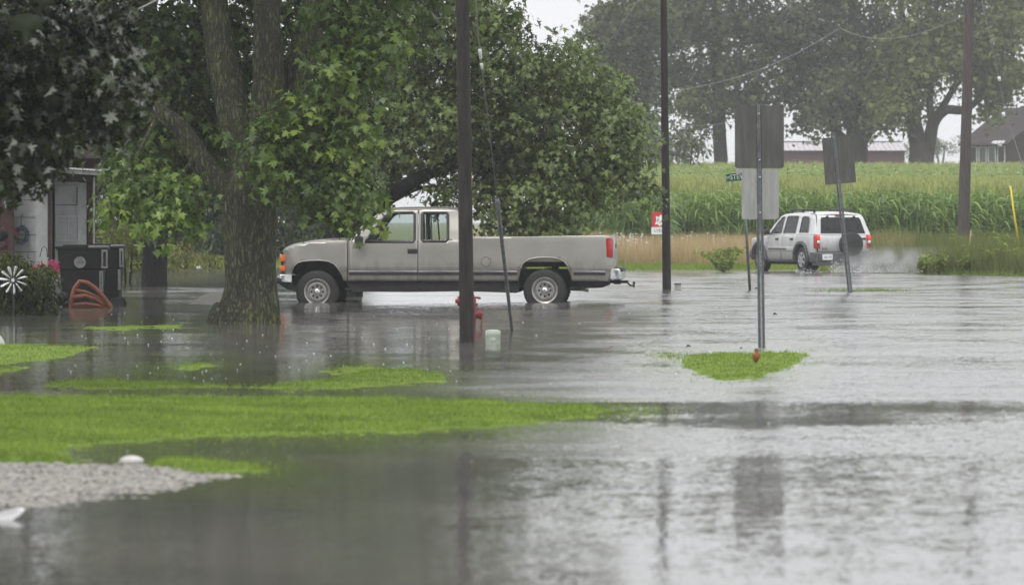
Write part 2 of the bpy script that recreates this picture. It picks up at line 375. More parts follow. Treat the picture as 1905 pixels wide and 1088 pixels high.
XX, YY = np.meshgrid(xs, ys)
tag(grid_mesh('ground', XX, YY, gz(XX, YY), M['field']), kind='structure')

# water: one sheet, its choppiness varies in wind patches
def water_mat():
    m, t, p, out = nodes('flood_water')
    N = t.nodes.new; L = t.links.new
    at = N('ShaderNodeAttribute'); at.attribute_name = 'ruffle'
    g = N('ShaderNodeNewGeometry')
    def nz(scale, detail=3):
        n = N('ShaderNodeTexNoise'); n.inputs['Scale'].default_value = scale; n.inputs['Detail'].default_value = detail
        L(g.outputs['Position'], n.inputs['Vector']); return n
    def math_(op, a, b=None):
        k = N('ShaderNodeMath'); k.operation = op
        for i, q in enumerate((a, b)):
            if q is None: continue
            if isinstance(q, (int, float)): k.inputs[i].default_value = q
            else: L(q, k.inputs[i])
        return k.outputs[0]
    def vm(op, a, b):
        k = N('ShaderNodeVectorMath'); k.operation = op
        for i, q in enumerate((a, b)):
            if isinstance(q, tuple): k.inputs[i].default_value = q
            elif op == 'SCALE' and i == 1: L(q, k.inputs['Scale'])
            else: L(q, k.inputs[i])
        return k.outputs[0]
    fine, mid, big, patch = nz(38, 2), nz(12, 2), nz(1.3, 3), nz(.55, 5)
    pr = N('ShaderNodeMapRange'); pr.inputs[1].default_value = .42; pr.inputs[2].default_value = .66
    L(patch.outputs[0], pr.inputs[0])
    # local choppiness = patch noise inside the wind mask
    loc = math_('MULTIPLY', pr.outputs[0], 1.0); loc = math_('ADD', loc, .38)
    ruf = math_('MULTIPLY', at.outputs['Fac'], loc)
    k1 = math_('ADD', math_('MULTIPLY', ruf, .95), .028)
    k2 = math_('ADD', math_('MULTIPLY', ruf, .42), .036)
    # normals biased towards -Y, an added tilt to mirror higher, brighter sky
    a1 = vm('SCALE', vm('SUBTRACT', fine.outputs['Color'], (.5, .585, .5)), k1)
    a2 = vm('SCALE', vm('SUBTRACT', mid.outputs['Color'], (.5, .575, .5)), k2)
    k3 = math_('ADD', math_('MULTIPLY', ruf, .08), .022)
    a3 = vm('SCALE', vm('SUBTRACT', big.outputs['Color'], (.5, .5, .5)), k3)
    s_ = vm('ADD', vm('ADD', a1, a2), a3); s_ = vm('MULTIPLY', s_, (1, 1, 0)); s_ = vm('ADD', s_, (0, 0, 1))
    nn = N('ShaderNodeVectorMath'); nn.operation = 'NORMALIZE'; L(s_, nn.inputs[0]); L(nn.outputs[0], p.inputs['Normal'])
    rr = math_('ADD', math_('MULTIPLY', ruf, .10), .035); L(rr, p.inputs['Roughness'])
    p.inputs['IOR'].default_value = 1.333; p.inputs['Specular IOR Level'].default_value = .5
    sh = N('ShaderNodeAttribute'); sh.attribute_name = 'shallow'
    cm = N('ShaderNodeMix'); cm.data_type = 'RGBA'
    n4 = nz(.35, 4); cr = N('ShaderNodeValToRGB'); cr.color_ramp.elements[0].position = .35; cr.color_ramp.elements[1].position = .65
    cr.color_ramp.elements[0].color = (.105, .103, .095, 1); cr.color_ramp.elements[1].color = (.145, .138, .125, 1)
    L(n4.outputs[0], cr.inputs[0]); L(cr.outputs[0], cm.inputs['A']); cm.inputs['B'].default_value = (.10, .15, .02, 1)
    n5 = nz(5, 4); f = math_('MULTIPLY', sh.outputs['Fac'], n5.outputs[0]); f = math_('MULTIPLY', f, 1.5); L(f, cm.inputs[0])
    fr_ = N('ShaderNodeMix'); fr_.data_type = 'RGBA'; L(math_('MULTIPLY', ruf, .55), fr_.inputs[0]); L(cm.outputs['Result'], fr_.inputs['A']); fr_.inputs['B'].default_value = (.27, .275, .285, 1)   # silvery sky sheen of choppy water put into the base colour
    L(fr_.outputs['Result'], p.inputs['Base Color'])
    return m
# outlines of what stands out of the water, in photo pixels
LAWNS = [
 [(-300, 737), (0, 737), (300, 739), (600, 741), (850, 745), (1000, 753), (1100, 758), (1145, 764), (1060, 778), (900, 795), (750, 802), (550, 808), (350, 813), (210, 822), (125, 834), (105, 846), (135, 858), (160, 866), (-300, 866)],
 [(280, 862), (330, 856), (400, 861), (470, 869), (480, 873), (420, 878), (330, 876)],
 [(-300, 641), (0, 641), (100, 643), (178, 647), (130, 660), (80, 670), (0, 677), (-300, 680)],
 [(-300, 683), (0, 683), (52, 684), (20, 690), (0, 694), (-300, 700)],
 [(88, 717), (120, 709), (200, 708), (330, 714), (440, 718), (330, 723), (160, 723)],
 [(470, 721), (560, 712), (640, 702), (690, 686), (780, 688), (822, 699), (820, 710), (720, 716), (640, 722), (540, 725)],
 [(600, 692), (650, 684), (690, 682), (680, 690), (620, 698)],
 [(160, 609), (240, 606), (300, 609), (240, 613), (180, 613)],
 [(290, 606), (335, 604), (335, 611), (300, 612)],
 [(320, 683), (380, 677), (410, 679), (350, 688)],
 [(1276, 663), (1330, 657), (1480, 656), (1505, 659), (1482, 678), (1440, 694), (1400, 705), (1345, 708), (1310, 699), (1270, 684), (1272, 672)],
 [(1225, 661), (1262, 660), (1262, 663), (1228, 664)],
]
GRAVELS = [
 [(-300, 858), (0, 858), (130, 861), (200, 864), (300, 868), (380, 880), (432, 886), (360, 897), (330, 908), (260, 915), (200, 922), (120, 936), (0, 945), (-300, 950)],
 [(352, 566), (372, 551), (395, 543), (430, 540), (470, 548), (480, 566)],
]
def sdist(PX, PY, poly, ky=3.0):
    """signed distance in pixels (rows weighted), positive inside"""
    X = PX; Y = PY*ky; d = np.full(X.shape, 1e9); ins = np.zeros(X.shape, bool)
    n = len(poly)
    for i in range(n):
        x0, y0 = poly[i]; x1, y1 = poly[(i+1) % n]; y0 *= ky; y1 *= ky
        vx, vy = x1-x0, y1-y0; t = np.clip(((X-x0)*vx+(Y-y0)*vy)/(vx*vx+vy*vy), 0, 1)
        d = np.minimum(d, np.hypot(X-x0-t*vx, Y-y0-t*vy))
        c = ((y0 > Y) != (y1 > Y)) & (X < (x1-x0)*(Y-y0)/((y1-y0) if y1 != y0 else 1e-9)+x0); ins ^= c
    return np.where(ins, d, -d)
def w2p(X, Y): return X/Y*FPX+CX, YH+FPX*HC/Y
def isl(X, Y, polys):
    px, py = w2p(X, Y); s = np.full(np.shape(X), -1e9)
    for p in polys: s = np.maximum(s, sdist(px, py, p))
    return s/(FPX/Y)            # metres
py = np.arange(596, 1000, 1.0); px = np.arange(-310, 1560, 5.0)
PX, PY = np.meshgrid(px, py); YY = YG(PY); XX = X_(PX, YY)
def mound(polys, hmax, seed):
    s = isl(XX, YY, polys)
    s = s+.09*vnoise(XX, YY, 1.6, seed)+.06*vnoise(XX, YY, 4.5, seed+1)
    return np.clip(s*.16, -.08, hmax)+.006*vnoise(XX, YY, 3, seed+2)
zl = mound(LAWNS, .045, 5)
tag(grid_mesh('lawn', XX, YY, zl, M['turf'], keep=zl > -.05), kind='structure')
zg = mound(GRAVELS[:1], .06, 9)+.012*vnoise(XX, YY, 9, 30)
tag(grid_mesh('gravel_drive', XX, YY, zg, M['gravel'], keep=zg > -.05), kind='structure')
py2 = np.arange(535, 572, .5); PX2, PY2 = np.meshgrid(np.arange(340, 500, 3.0), py2); Y2 = YG(PY2); X2 = X_(PX2, Y2)
M['gravel_dark'] = pm('dark_wet_gravel', (.07, .068, .06), .7, col2=(.16, .15, .135), vs=20, bump=.03, bs=26, thr=(.38, .62))
s2 = isl(X2, Y2, GRAVELS[1:])+.08*vnoise(X2, Y2, 1.2, 4); z2 = np.clip(s2*.22, -.1, .2)
tag(grid_mesh('gravel_heap', X2, Y2, z2, M['gravel_dark'], keep=z2 > -.06), kind='structure')

# water sheet
pyw = np.concatenate([np.geomspace(6, 60, 14)+YH, np.arange(470, 560, 3.0), np.arange(560, 1100, 3.0), np.arange(1100, 1400, 30), np.array([1800, 2600, 6000])])
pxw = np.concatenate([[-9000, -5000, -2500, -1200], np.arange(-600, 2500, 12.0), [3200, 4500, 7000, 11000]])
PXW, PYW = np.meshgrid(pxw, pyw); YW = YG(PYW); XW = X_(PXW, YW)
wob = 6*vnoise(XW, YW, .22, 21)
def band(y0, y1, x0, x1, soft=6, xs_=120):
    return smooth(y0-soft, y0+soft, PYW+wob)*(1-smooth(y1-soft, y1+soft, PYW+wob))*smooth(x0-xs_, x0+xs_, PXW+wob*8)*(1-smooth(x1-xs_, x1+xs_, PXW))
ruf = .10+0*PXW
ruf += .62*smooth(820, 1250, PXW)*smooth(480, 520, PYW)*(1-smooth(735, 745, PYW))   # open road to the right
ruf += .25*band(515, 560, 520, 1300, 3)                                              # behind the truck
ruf += .85*band(690, 744, 830, 2600, 5)+.35*band(640, 668, 1380, 2600, 4)
ruf += .55*band(796, 845, 900, 2600, 8)+.30*band(726, 738, -400, 420, 2)
ruf += .30*band(770, 930, 1700, 2600, 12, 150)
ruf *= 1-.30*band(752, 792, 700, 2600, 5)-.78*smooth(850, 960, PYW)
ruf += .05*smooth(900, 1000, PYW)*smooth(700, 1000, PXW)
ruf += .22*band(535, 562, 250, 440, 5, 60)
ruf *= (.8+.35*vnoise(XW, YW, .35, 8)); ruf = np.clip(ruf, .05, 1.1)
wm = grid_mesh('flood_water', XW, YW, np.zeros_like(XW), water_mat())
tag(wm, kind='structure')
a = wm.data.attributes.new('ruffle', 'FLOAT', 'POINT'); a.data.foreach_set('value', ruf.astype(np.float32).ravel())
sh = isl(XW, YW, LAWNS); sh = np.clip(1+sh*1.6, 0, 1)*(PYW < 1000)
a = wm.data.attributes.new('shallow', 'FLOAT', 'POINT'); a.data.foreach_set('value', sh.astype(np.float32).ravel())

# ---------------------------------------------------------------- grass, leaves: arrays of small faces
def blades(X, Y, Z, h, wd, lean=.35, dirs=None):
    """3-vertex bent blades -> V,F"""
    n = len(X); a = rng.uniform(0, 6.283, n); b = rng.uniform(0, 6.283, n); l = rng.uniform(0, lean, n)*h
    dx, dy = np.cos(a)*wd/2, np.sin(a)*wd/2
    V = np.empty((n, 3, 3)); V[:, 0] = np.stack([X-dx, Y-dy, Z], -1); V[:, 1] = np.stack([X+dx, Y+dy, Z], -1)
    V[:, 2] = np.stack([X+np.cos(b)*l, Y+np.sin(b)*l, Z+h], -1)
    return V.reshape(-1, 3), np.arange(3*n).reshape(-1, 3)
# lawn blades: denser near the frame, thinning into the water
N_ = 330000
PYb = rng.uniform(600, 885, N_); PXb = rng.uniform(-60, 1560, N_); Yb = YG(PYb+rng.normal(0, .3, N_)); Xb = X_(PXb, Yb)
s = isl(Xb, Yb, LAWNS)+.09*vnoise(Xb, Yb, 1.6, 5)+.06*vnoise(Xb, Yb, 4.5, 6)
keep = (s > .01) | ((s > -.35) & (rng.random(N_) < .10*np.clip(1+s/.35, 0, 1)))
keep &= (rng.random(N_) < np.clip((PYb-560)/140, .35, 1))
Xb, Yb, s = Xb[keep], Yb[keep], s[keep]
Zb = np.clip(s*.16, -.012, .045)
hb = rng.uniform(.014, .034, len(Xb))*np.where(rng.random(len(Xb)) < .04, 1.7, 1)
V, F = blades(Xb, Yb, Zb, hb, rng.uniform(.006, .012, len(Xb)), .9)
o = np_mesh('grass', V, F, M['bladeg'], fattr=np.clip(rng.normal(.5, .22, len(F))+.5*vnoise(Xb, Yb, .6, 2), 0, 1)); tag(o, kind='stuff')

# drowned grass tips round the leaning sign and beside the islands
n_ = 2600; tx_ = np.concatenate([rng.normal(1620, 38, 1300), rng.normal(1545, 30, 300), rng.normal(1255, 22, 500), rng.normal(1180, 50, 500)]); ty_ = np.concatenate([rng.normal(541, 1.2, 1300), rng.normal(541, 1.5, 300), rng.normal(664, 4, 500), rng.normal(764, 6, 500)])
Yt_ = YG(ty_); V, F = blades(X_(tx_, Yt_), Yt_, np.full(n_, -.015), rng.uniform(.02, .07, n_)*np.where(ty_ < 600, 1.1, .7), rng.uniform(.006, .014, n_), .9)
o = np_mesh('drowned_grass', V, F, M['bladeg'], fattr=np.clip(rng.normal(.4, .2, n_), 0, 1)); tag(o, kind='stuff')

# verge grass beyond the far shore: short green strip and tall dry band
def verge(n, u0, u1, d0, d1, h0, h1, wd, mat, name, mask=None, lean=.35):
    u = rng.uniform(u0, u1, n); Yg = rng.uniform(100, 190, n)
    d = rng.uniform(d0, d1, n); X = None
    Y = np.full(n, 130.0)
    for _ in range(6):
        X = X_(u, Y); Y = np.interp(X, SH_X, SH_Y)+d
    Z = gz(X, Y); k = np.ones(n, bool) if mask is None else mask(u, d, X, Y)
    X, Y, Z = X[k], Y[k], Z[k]; h = rng.uniform(h0, h1, len(X))*(1+.3*vnoise(X, Y, .3, 77))
    V, F = blades(X, Y, Z-.02, h, rng.uniform(*wd, len(X)), lean)
    o = np_mesh(name, V, F, mat, fattr=np.clip(rng.normal(.5, .2, len(F))+.35*vnoise(X, Y, .25, 78), 0, 1)); tag(o, kind='stuff'); return o
verge(60000, -200, 2100, -.6, 6, .06, .22, (.01, .03), M['bladeg'], 'verge_grass', lean=.7)
verge(70000, 850, 1700, 3.2, 17, .45, .85, (.008, .022), M['dry'], 'dry_grass')
verge(62000, 1600, 2150, .1, 17, .25, .95, (.01, .035), M['weedolive'], 'tall_weeds', lean=.6)
verge(14000, 1020, 1150, 14, 60, .5, .9, (.01, .03), M['dry'], 'dry_bank_grass')

def basis(nrm, tip):
    nrm = nrm/np.linalg.norm(nrm, axis=1, keepdims=True)
    tip = tip-nrm*(tip*nrm).sum(1, keepdims=True); tip /= np.linalg.norm(tip, axis=1, keepdims=True)+1e-9
    sd = np.cross(tip, nrm); return sd, tip, nrm
# leaf templates (x across, y along the tip, z normal), fans as triangles
def fan(outline, c=(0, .42, -.04)):
    V = np.array([c]+[(x, y, z) for x, y, z in outline], float); n = len(outline)
    F = np.array([(0, 1+i, 1+(i+1) % n) for i in range(n)]); return V, F
_half = [(0, 0, 0), (.10, .10, .0), (.40, -.04, .05), (.19, .22, .0), (.46, .30, .04), (.70, .50, .10), (.38, .50, .03), (.19, .50, .0), (.30, .76, .05), (.12, .78, .0)]
MAPLE = fan(_half+[(0, 1.08, -.08)]+[(-x, y, z) for x, y, z in _half[:0:-1]])
_h2 = [(0, 0, 0), (.42, .08, .03), (.55, .5, .04), (.2, .55, .02)]
MAPLE_S = fan(_h2+[(0, 1, -.05)]+[(-x, y, z) for x, y, z in _h2[:0:-1]])
LEAF4 = (np.array([(0, 0, 0), (.3, .45, .05), (0, 1, 0), (-.3, .45, .05)], float), np.array([(0, 1, 2), (0, 2, 3)]))
def scatter(tmpl, P, nrm, tip, size):
    TV, TF = tmpl; n = len(P); a, b, c = basis(nrm, tip); s = np.asarray(size).reshape(-1, 1, 1)
    kx = rng.uniform(.62, 1.08, n)[:, None, None]; kz = rng.normal(1.2, 2.0, n)[:, None, None]; bend = (TV[None, :, 1:2]**2)*rng.normal(-.18, .22, n)[:, None, None]
    V = P[:, None, :]+s*(TV[None, :, 0:1]*kx*a[:, None, :]+TV[None, :, 1:2]*b[:, None, :]+(TV[None, :, 2:3]*kz+bend)*c[:, None, :])
    F = (np.arange(n)*len(TV))[:, None, None]+TF[None]
    return V.reshape(-1, 3), F.reshape(-1, 3), len(TF)
def crown_pts(clumps, dens, spray, spr, fill=.35):
    """clumps: (center, (rx,ry,rz), weight, tone) -> leaf points, outward vectors, tone"""
    P, O, T = [], [], []
    for c, r, wt, tone in clumps:
        c = np.array(c); r = np.array(r); area = 4*math.pi*((r[0]*r[1])**1.6/3+(r[0]*r[2])**1.6/3+(r[1]*r[2])**1.6/3)**(1/1.6)
        ns = max(3, int(area*dens*wt)); d = rng.normal(size=(ns, 3)); d /= np.linalg.norm(d, axis=1, keepdims=True)
        rad = np.where(rng.random(ns) < fill, rng.uniform(.25, .85, ns), rng.uniform(.82, 1.12, ns))
        q = d*rad[:, None]*r
        q *= (1+.22*np.sin(3.1*d[:, 0:1]*2+c[0])*np.cos(4*d[:, 2:3]+c[2]))
        sp = c+q; tn = rng.normal(0, .2, ns)+tone
        k = rng.poisson(spray, ns)+1; idx = np.repeat(np.arange(ns), k); m_ = len(idx)
        # leaves sit along a short drooping twig
        dr = d+rng.normal(0, .45, (ns, 3)); dr[:, 2] = dr[:, 2]*.4-.25; dr /= np.linalg.norm(dr, axis=1, keepdims=True)
        t = rng.uniform(-1, 1, m_)*spr*2.1
        off = dr[idx]*t[:, None]+rng.normal(size=(m_, 3))*np.array([spr, spr, spr*.7])*.5
        off[:, 2] -= (t/(spr*2.1)+1)**2*spr*.28
        P.append(sp[idx]+off); O.append(d[idx]+off/spr*.3); T.append(tn[idx]+.10*t/(spr*2.1))  # tone rises towards twig tips: caught light put into leaf colour
    return np.concatenate(P), np.concatenate(O), np.concatenate(T)
def crown(name, parent, clumps, dens, spray, spr, size, tmpl, mat, up=.55, rnd=.45, droop=1.2, fill=.35, pale=0, zmin=None, vr=.16):
    P, O, T = crown_pts(clumps, dens, spray, spr, fill)
    if zmin is not None: k = P[:, 2] > zmin; P, O, T = P[k], O[k], T[k]
    n = len(P); nrm = O*.6+np.array([0, 0, up])+rng.normal(0, rnd, (n, 3))
    tip = O*.8+np.array([0, 0, -droop])+rng.normal(0, .4, (n, 3))
    sz = size*np.clip(rng.lognormal(-.06, .28, n), .45, 1.5)
    V, F, k = scatter(tmpl, P, nrm, tip, sz)
    v = np.clip(T+rng.normal(0, vr, n), 0, .88 if pale else 1)
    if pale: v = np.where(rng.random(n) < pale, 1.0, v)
    loc = np.array(parent.location) if parent is not None else 0
    return np_mesh(name, V-loc, F, mat, parent, fattr=np.repeat(v, k))
def C(px, py, Y, rx, ry, rd, wt=1, tone=.45):
    s = Y/FPX; p = W(px, py, Y); return ((p.x, p.y, p.z), (rx*s, rd, ry*s), wt, tone)
def limbs(name, parent, paths, mat, n=14, nz=.12, nf=1.6):
    """paths: list of [(px,py,Y,width_px)...] subdivided smoothly"""
    mb = MB(); loc = parent.location
    for path in paths:
        P = [W(a_, b_, Y) for a_, b_, Y, w_ in path]; Rr = [w_*Y/FPX/2 for a_, b_, Y, w_ in path]
        Q, RR = [], []; m = len(P)
        for i in range(m-1):
            p0, p1, p2, p3 = P[max(i-1, 0)], P[i], P[i+1], P[min(i+2, m-1)]
            k = max(4, int((p2-p1).length/.12)) if nz else 4
            k = min(k, 22)
            for j in range(k):
                t = j/k; t2, t3 = t*t, t*t*t
                Q.append(.5*((2*p1)+(-p0+p2)*t+(2*p0-5*p1+4*p2-p3)*t2+(-p0+3*p1-3*p2+p3)*t3)-loc)
                RR.append(Rr[i]*(1-t)+Rr[i+1]*t)
        Q.append(P[-1]-loc); RR.append(Rr[-1])
        mb.tube(Q, RR, n=n, nz=nz, nf=nf)
    return mb.build(name, mat, parent, smooth=True)

# ---------------------------------------------------------------- trees
def tree(name, px, pyb, Y, label, cat='tree', group=None, z=None):
    p = W(px, pyb, Y)
    if z is not None: p.z = z
    return empty(name, p, label, cat, group)
# the big mossy maple in front of the pickup
Ym = YG(600)
t = tree('maple_tree', 452, 600, Ym, 'large maple with mossy forked trunk standing in the flood in front of the pickup bonnet', z=-.1)
limbs('trunk', t, [
 [(452, 612, Ym, 150), (452, 600, Ym, 132), (462, 578, Ym, 112), (466, 540, Ym, 97), (466, 480, Ym, 94), (466, 420, Ym, 98), (468, 370, Ym, 100), (478, 320, Ym, 92), (492, 270, Ym, 82), (498, 200, Ym, 62), (499, 120, Ym, 54), (497, 40, Ym, 50), (495, -60, Ym, 46), (490, -300, Ym, 34), (480, -560, Ym+.3, 18)],
 [(400, 606, Ym-.15, 26), (425, 588, Ym, 40), (448, 560, Ym, 52), (458, 520, Ym, 50)],
 [(512, 606, Ym-.15, 22), (502, 585, Ym, 38), (488, 560, Ym, 52), (480, 520, Ym, 50)],
 [(470, 610, Ym-.3, 30), (468, 585, Ym-.2, 48), (466, 550, Ym-.1, 60), (466, 500, Ym, 60)],
 [(455, 420, Ym, 60), (432, 362, Ym, 52), (400, 335, Ym, 42), (368, 290, Ym, 40), (335, 240, Ym-.1, 36), (295, 205, Ym-.2, 30), (250, 150, Ym-.2, 24), (190, 60, Ym-.3, 18), (120, -80, Ym, 12)],
 [(470, 330, Ym+.1, 70), (448, 260, Ym+.1, 64), (430, 190, Ym+.15, 62), (412, 110, Ym+.15, 54), (402, 40, Ym+.2, 50), (394, -60, Ym+.2, 42), (370, -300, Ym+.4, 24), (330, -520, Ym+.5, 10)],
 [(500, 290, Ym+.3, 60), (530, 210, Ym+.35, 58), (552, 140, Ym+.4, 56), (572, 70, Ym+.45, 54), (588, 0, Ym+.5, 50), (610, -120, Ym+.6, 38), (680, -320, Ym+.8, 20)],
 [(500, 360, Ym-.1, 36), (540, 330, Ym-.4, 22), (600, 300, Ym-.8, 12), (660, 320, Ym-1, 6), (700, 350, Ym-1.1, 3)],
 [(505, 250, Ym-.2, 22), (560, 215, Ym-.6, 14), (620, 190, Ym-.8, 8), (670, 160, Ym-.9, 4)],
 [(530, 210, Ym+.3, 22), (590, 170, Ym-.1, 14), (650, 120, Ym-.3, 8), (700, 90, Ym-.4, 4)],
 [(300, 205, Ym-.1, 12), (270, 260, Ym-.3, 8), (240, 320, Ym-.4, 5), (220, 370, Ym-.4, 3)],
 [(368, 290, Ym, 12), (340, 320, Ym-.3, 8), (300, 350, Ym-.4, 5), (270, 390, Ym-.4, 3)],
], M['bark'], n=64, nz=.13, nf=3.4)
cl = []
front = [(560, 210, 62, 34, .7), (640, 205, 48, 30, .75), (665, 140, 40, 34, .6), (600, 250, 60, 34, .65), (655, 235, 40, 24, .7), (540, 285, 60, 34, .55), (610, 275, 40, 24, .7), (500, 235, 44, 32, .6),
 (590, 330, 46, 30, .55), (640, 350, 40, 26, .65), (678, 335, 30, 20, .6), (668, 378, 26, 22, .65), (600, 375, 30, 28, .45), (560, 360, 34, 30, .35), (515, 300, 36, 30, .45), (690, 400, 18, 12, .65), (480, 270, 26, 24, .5),
 (330, 350, 46, 30, .55), (270, 330, 44, 34, .55), (230, 370, 34, 22, .75), (300, 395, 36, 22, .6), (250, 300, 40, 30, .5), (215, 385, 26, 16, .8), (345, 395, 30, 20, .5), (300, 410, 24, 16, .65),
 (290, 250, 44, 34, .5), (240, 240, 40, 40, .45), (260, 180, 40, 34, .4), (320, 170, 40, 30, .45), (350, 220, 36, 30, .5), (380, 260, 28, 26, .4), (340, 130, 34, 40, .4), (280, 100, 44, 40, .35),
 (330, 60, 44, 44, .35), (640, 60, 50, 44, .5), (680, 100, 40, 34, .55), (720, 60, 40, 40, .5), (620, 110, 36, 30, .5), (640, 10, 60, 40, .45), (600, 170, 34, 22, .55), (450, 130, 16, 26, .4), (440, 60, 14, 24, .4), (365, 30, 26, 40, .35), (265, 40, 40, 40, .3)]
for x, y, rx, ry, tn in front:
    beh = (x < 400 and y < 275) or (x < 500 and y < 140)
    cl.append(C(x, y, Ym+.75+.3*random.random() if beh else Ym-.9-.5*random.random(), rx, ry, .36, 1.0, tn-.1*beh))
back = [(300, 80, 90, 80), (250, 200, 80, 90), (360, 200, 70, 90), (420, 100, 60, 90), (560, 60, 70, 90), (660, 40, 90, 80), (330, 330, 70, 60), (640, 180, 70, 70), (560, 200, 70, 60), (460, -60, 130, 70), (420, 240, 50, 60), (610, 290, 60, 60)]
for x, y, rx, ry in back: cl.append(C(x, y, Ym+1.6+random.random(), rx, ry, .8, .8, .25))  # inner clumps toned down: crown shade put into leaf colour
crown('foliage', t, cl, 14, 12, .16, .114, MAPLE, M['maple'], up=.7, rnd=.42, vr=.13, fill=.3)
up = []
for i in range(46):
    a = random.uniform(0, 6.28); q = random.uniform(.2, 1)**.6; zc = random.uniform(5.9, 12.5)
    rr = 5.6*q*math.sqrt(max(.12, 1-((zc-6.5)/6.6)**2))
    x = t.location.x+.2+rr*math.cos(a); y_ = Ym+1.5+rr*.9*math.sin(a)
    up.append(((x, y_, zc), (1.3, 1.3, .9), 1, random.uniform(.3, .6)))
crown('high_foliage', t, up, 3.2, 8, .32, .24, MAPLE_S, M['maple'], up=.6)
# maple crown seen behind it, hanging over the pickup
Yb_ = 84
t = tree('maple_tree', 632, 520, Yb_, 'broad dark maple behind the pickup, its low boughs hanging over the cargo bed', z=-.15)
limbs('trunk', t, [
 [(630, 560, Yb_, 92), (632, 500, Yb_, 78), (634, 440, Yb_, 74), (636, 380, Yb_, 74), (640, 320, Yb_, 66), (650, 220, Yb_, 50), (660, 100, Yb_, 40), (670, -100, Yb_, 26), (680, -320, Yb_, 10)],
 [(640, 440, Yb_, 50), (672, 412, Yb_-.6, 42), (710, 374, Yb_-1.4, 34), (750, 348, Yb_-1.9, 28), (800, 322, Yb_-1.6, 22), (870, 300, Yb_-.8, 18), (960, 290, Yb_-1, 12), (1060, 290, Yb_-1.2, 7), (1150, 270, Yb_-1.2, 4)],
 [(640, 330, Yb_, 44), (720, 240, Yb_+.2, 32), (820, 170, Yb_+.3, 22), (930, 120, Yb_, 14), (1030, 120, Yb_, 8), (1110, 150, Yb_, 4)],
 [(700, 385, Yb_-.3, 16), (730, 372, Yb_-.6, 12), (780, 350, Yb_-.8, 8), (840, 350, Yb_-1, 5)],
 [(870, 300, Yb_-.8, 12), (930, 330, Yb_-1.2, 8), (1000, 350, Yb_-1.3, 6), (1070, 370, Yb_-1.4, 3)],
], M['barkdark'], n=16, nz=.09)
cl = []
fr = [(760, 120, 80, 60, .45), (850, 100, 80, 60, .5), (940, 130, 80, 60, .55), (1010, 110, 60, 46, .5), (1070, 90, 44, 34, .6), (1080, 140, 60, 40, .55), (1130, 170, 56, 40, .6), (1170, 215, 40, 32, .6), (1140, 235, 50, 40, .55), (1060, 200, 70, 50, .5), (960, 210, 80, 50, .45), (860, 200, 80, 60, .4), (770, 220, 70, 60, .4),
 (1110, 290, 56, 40, .5), (1150, 320, 44, 30, .55), (1180, 265, 30, 26, .6), (1040, 290, 70, 46, .45), (950, 290, 80, 50, .35), (860, 290, 70, 46, .3), (1000, 350, 70, 36, .45), (930, 350, 60, 34, .4), (1060, 360, 50, 30, .5), (1010, 400, 56, 26, .5), (950, 400, 50, 24, .45), (1060, 400, 34, 20, .55), (900, 380, 40, 26, .45), (1020, 425, 40, 14, .5), (960, 420, 30, 14, .45),
 (780, 10, 80, 60, .4), (880, 20, 70, 50, .45), (930, 60, 50, 30, .5), (950, 34, 22, 22, .5), (700, 60, 70, 60, .4), (720, 170, 50, 50, .4), (1195, 350, 22, 16, .5), (1090, 330, 40, 30, .5), (760, 290, 50, 36, .35), (800, 250, 50, 40, .4), (730, 300, 36, 26, .4), (820, 360, 24, 14, .45), (850, 345, 26, 16, .4), (690, 330, 30, 20, .3)]
for x, y, rx, ry, tn in fr: cl.append(C(x, y, Yb_-1-1.2*random.random(), rx*.94, ry*.9, .9, random.uniform(.6, 1.05), tn+.08+random.uniform(-.12, .2)))
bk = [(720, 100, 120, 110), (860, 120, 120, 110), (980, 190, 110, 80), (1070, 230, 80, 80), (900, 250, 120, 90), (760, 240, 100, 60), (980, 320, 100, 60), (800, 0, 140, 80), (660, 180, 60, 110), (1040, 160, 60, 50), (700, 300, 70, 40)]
for x, y, rx, ry in bk: cl.append(C(x, y, Yb_+1+1.5*random.random(), rx, ry, 1.3, .8, .15))  # low tone paints the shade inside the crown
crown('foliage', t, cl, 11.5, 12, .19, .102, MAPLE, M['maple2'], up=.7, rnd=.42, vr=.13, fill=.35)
up = []
for i in range(40):
    a = random.uniform(0, 6.28); zc = random.uniform(7.4, 12.8); rr = 4.6*random.random()**.5*math.sqrt(max(.1, 1-((zc-6.5)/6.8)**2))
    up.append(((-2.3+rr*math.cos(a), Yb_+.8+rr*math.sin(a), zc), (1.3, 1.3, .9), 1, random.uniform(.3, .55)))
crown('high_foliage', t, up, 2.6, 8, .34, .27, MAPLE_S, M['maple2'])
# black trunk at the left
Yt = YG(533)
t = tree('dark_trunked_tree', 287, 533, Yt, 'straight black trunked tree in the water between the bins and the mossy maple', z=-.1)
limbs('trunk', t, [[(287, 548, Yt, 50), (287, 520, Yt, 47), (288, 450, Yt, 44), (286, 380, Yt, 42), (284, 300, Yt, 40), (282, 180, Yt, 34), (280, 60, Yt, 28), (276, -200, Yt, 16)],
 [(284, 330, Yt, 26), (240, 240, Yt, 18), (190, 160, Yt, 12), (120, 100, Yt, 6)], [(284, 260, Yt, 24), (340, 170, Yt+.3, 16), (420, 100, Yt+.4, 10), (500, 60, Yt+.5, 5)]], M['barkdark'], n=16, nz=.1)
cl = []
for i in range(34):
    x = random.uniform(130, 540); y = random.uniform(-60, 330); cl.append(C(x, y, Yt+random.uniform(-1.5, 2.2), 62, 52, 1.0, .8, random.uniform(.15, .4)))
for i in range(26):
    x = random.uniform(40, 560); y = random.uniform(-360, -60); cl.append(C(x, y, Yt+random.uniform(-2, 3), 90, 70, 1.4, .5, .35))
crown('foliage', t, cl, 3.4, 9, .28, .17, MAPLE_S, M['maple2'], vr=.16)
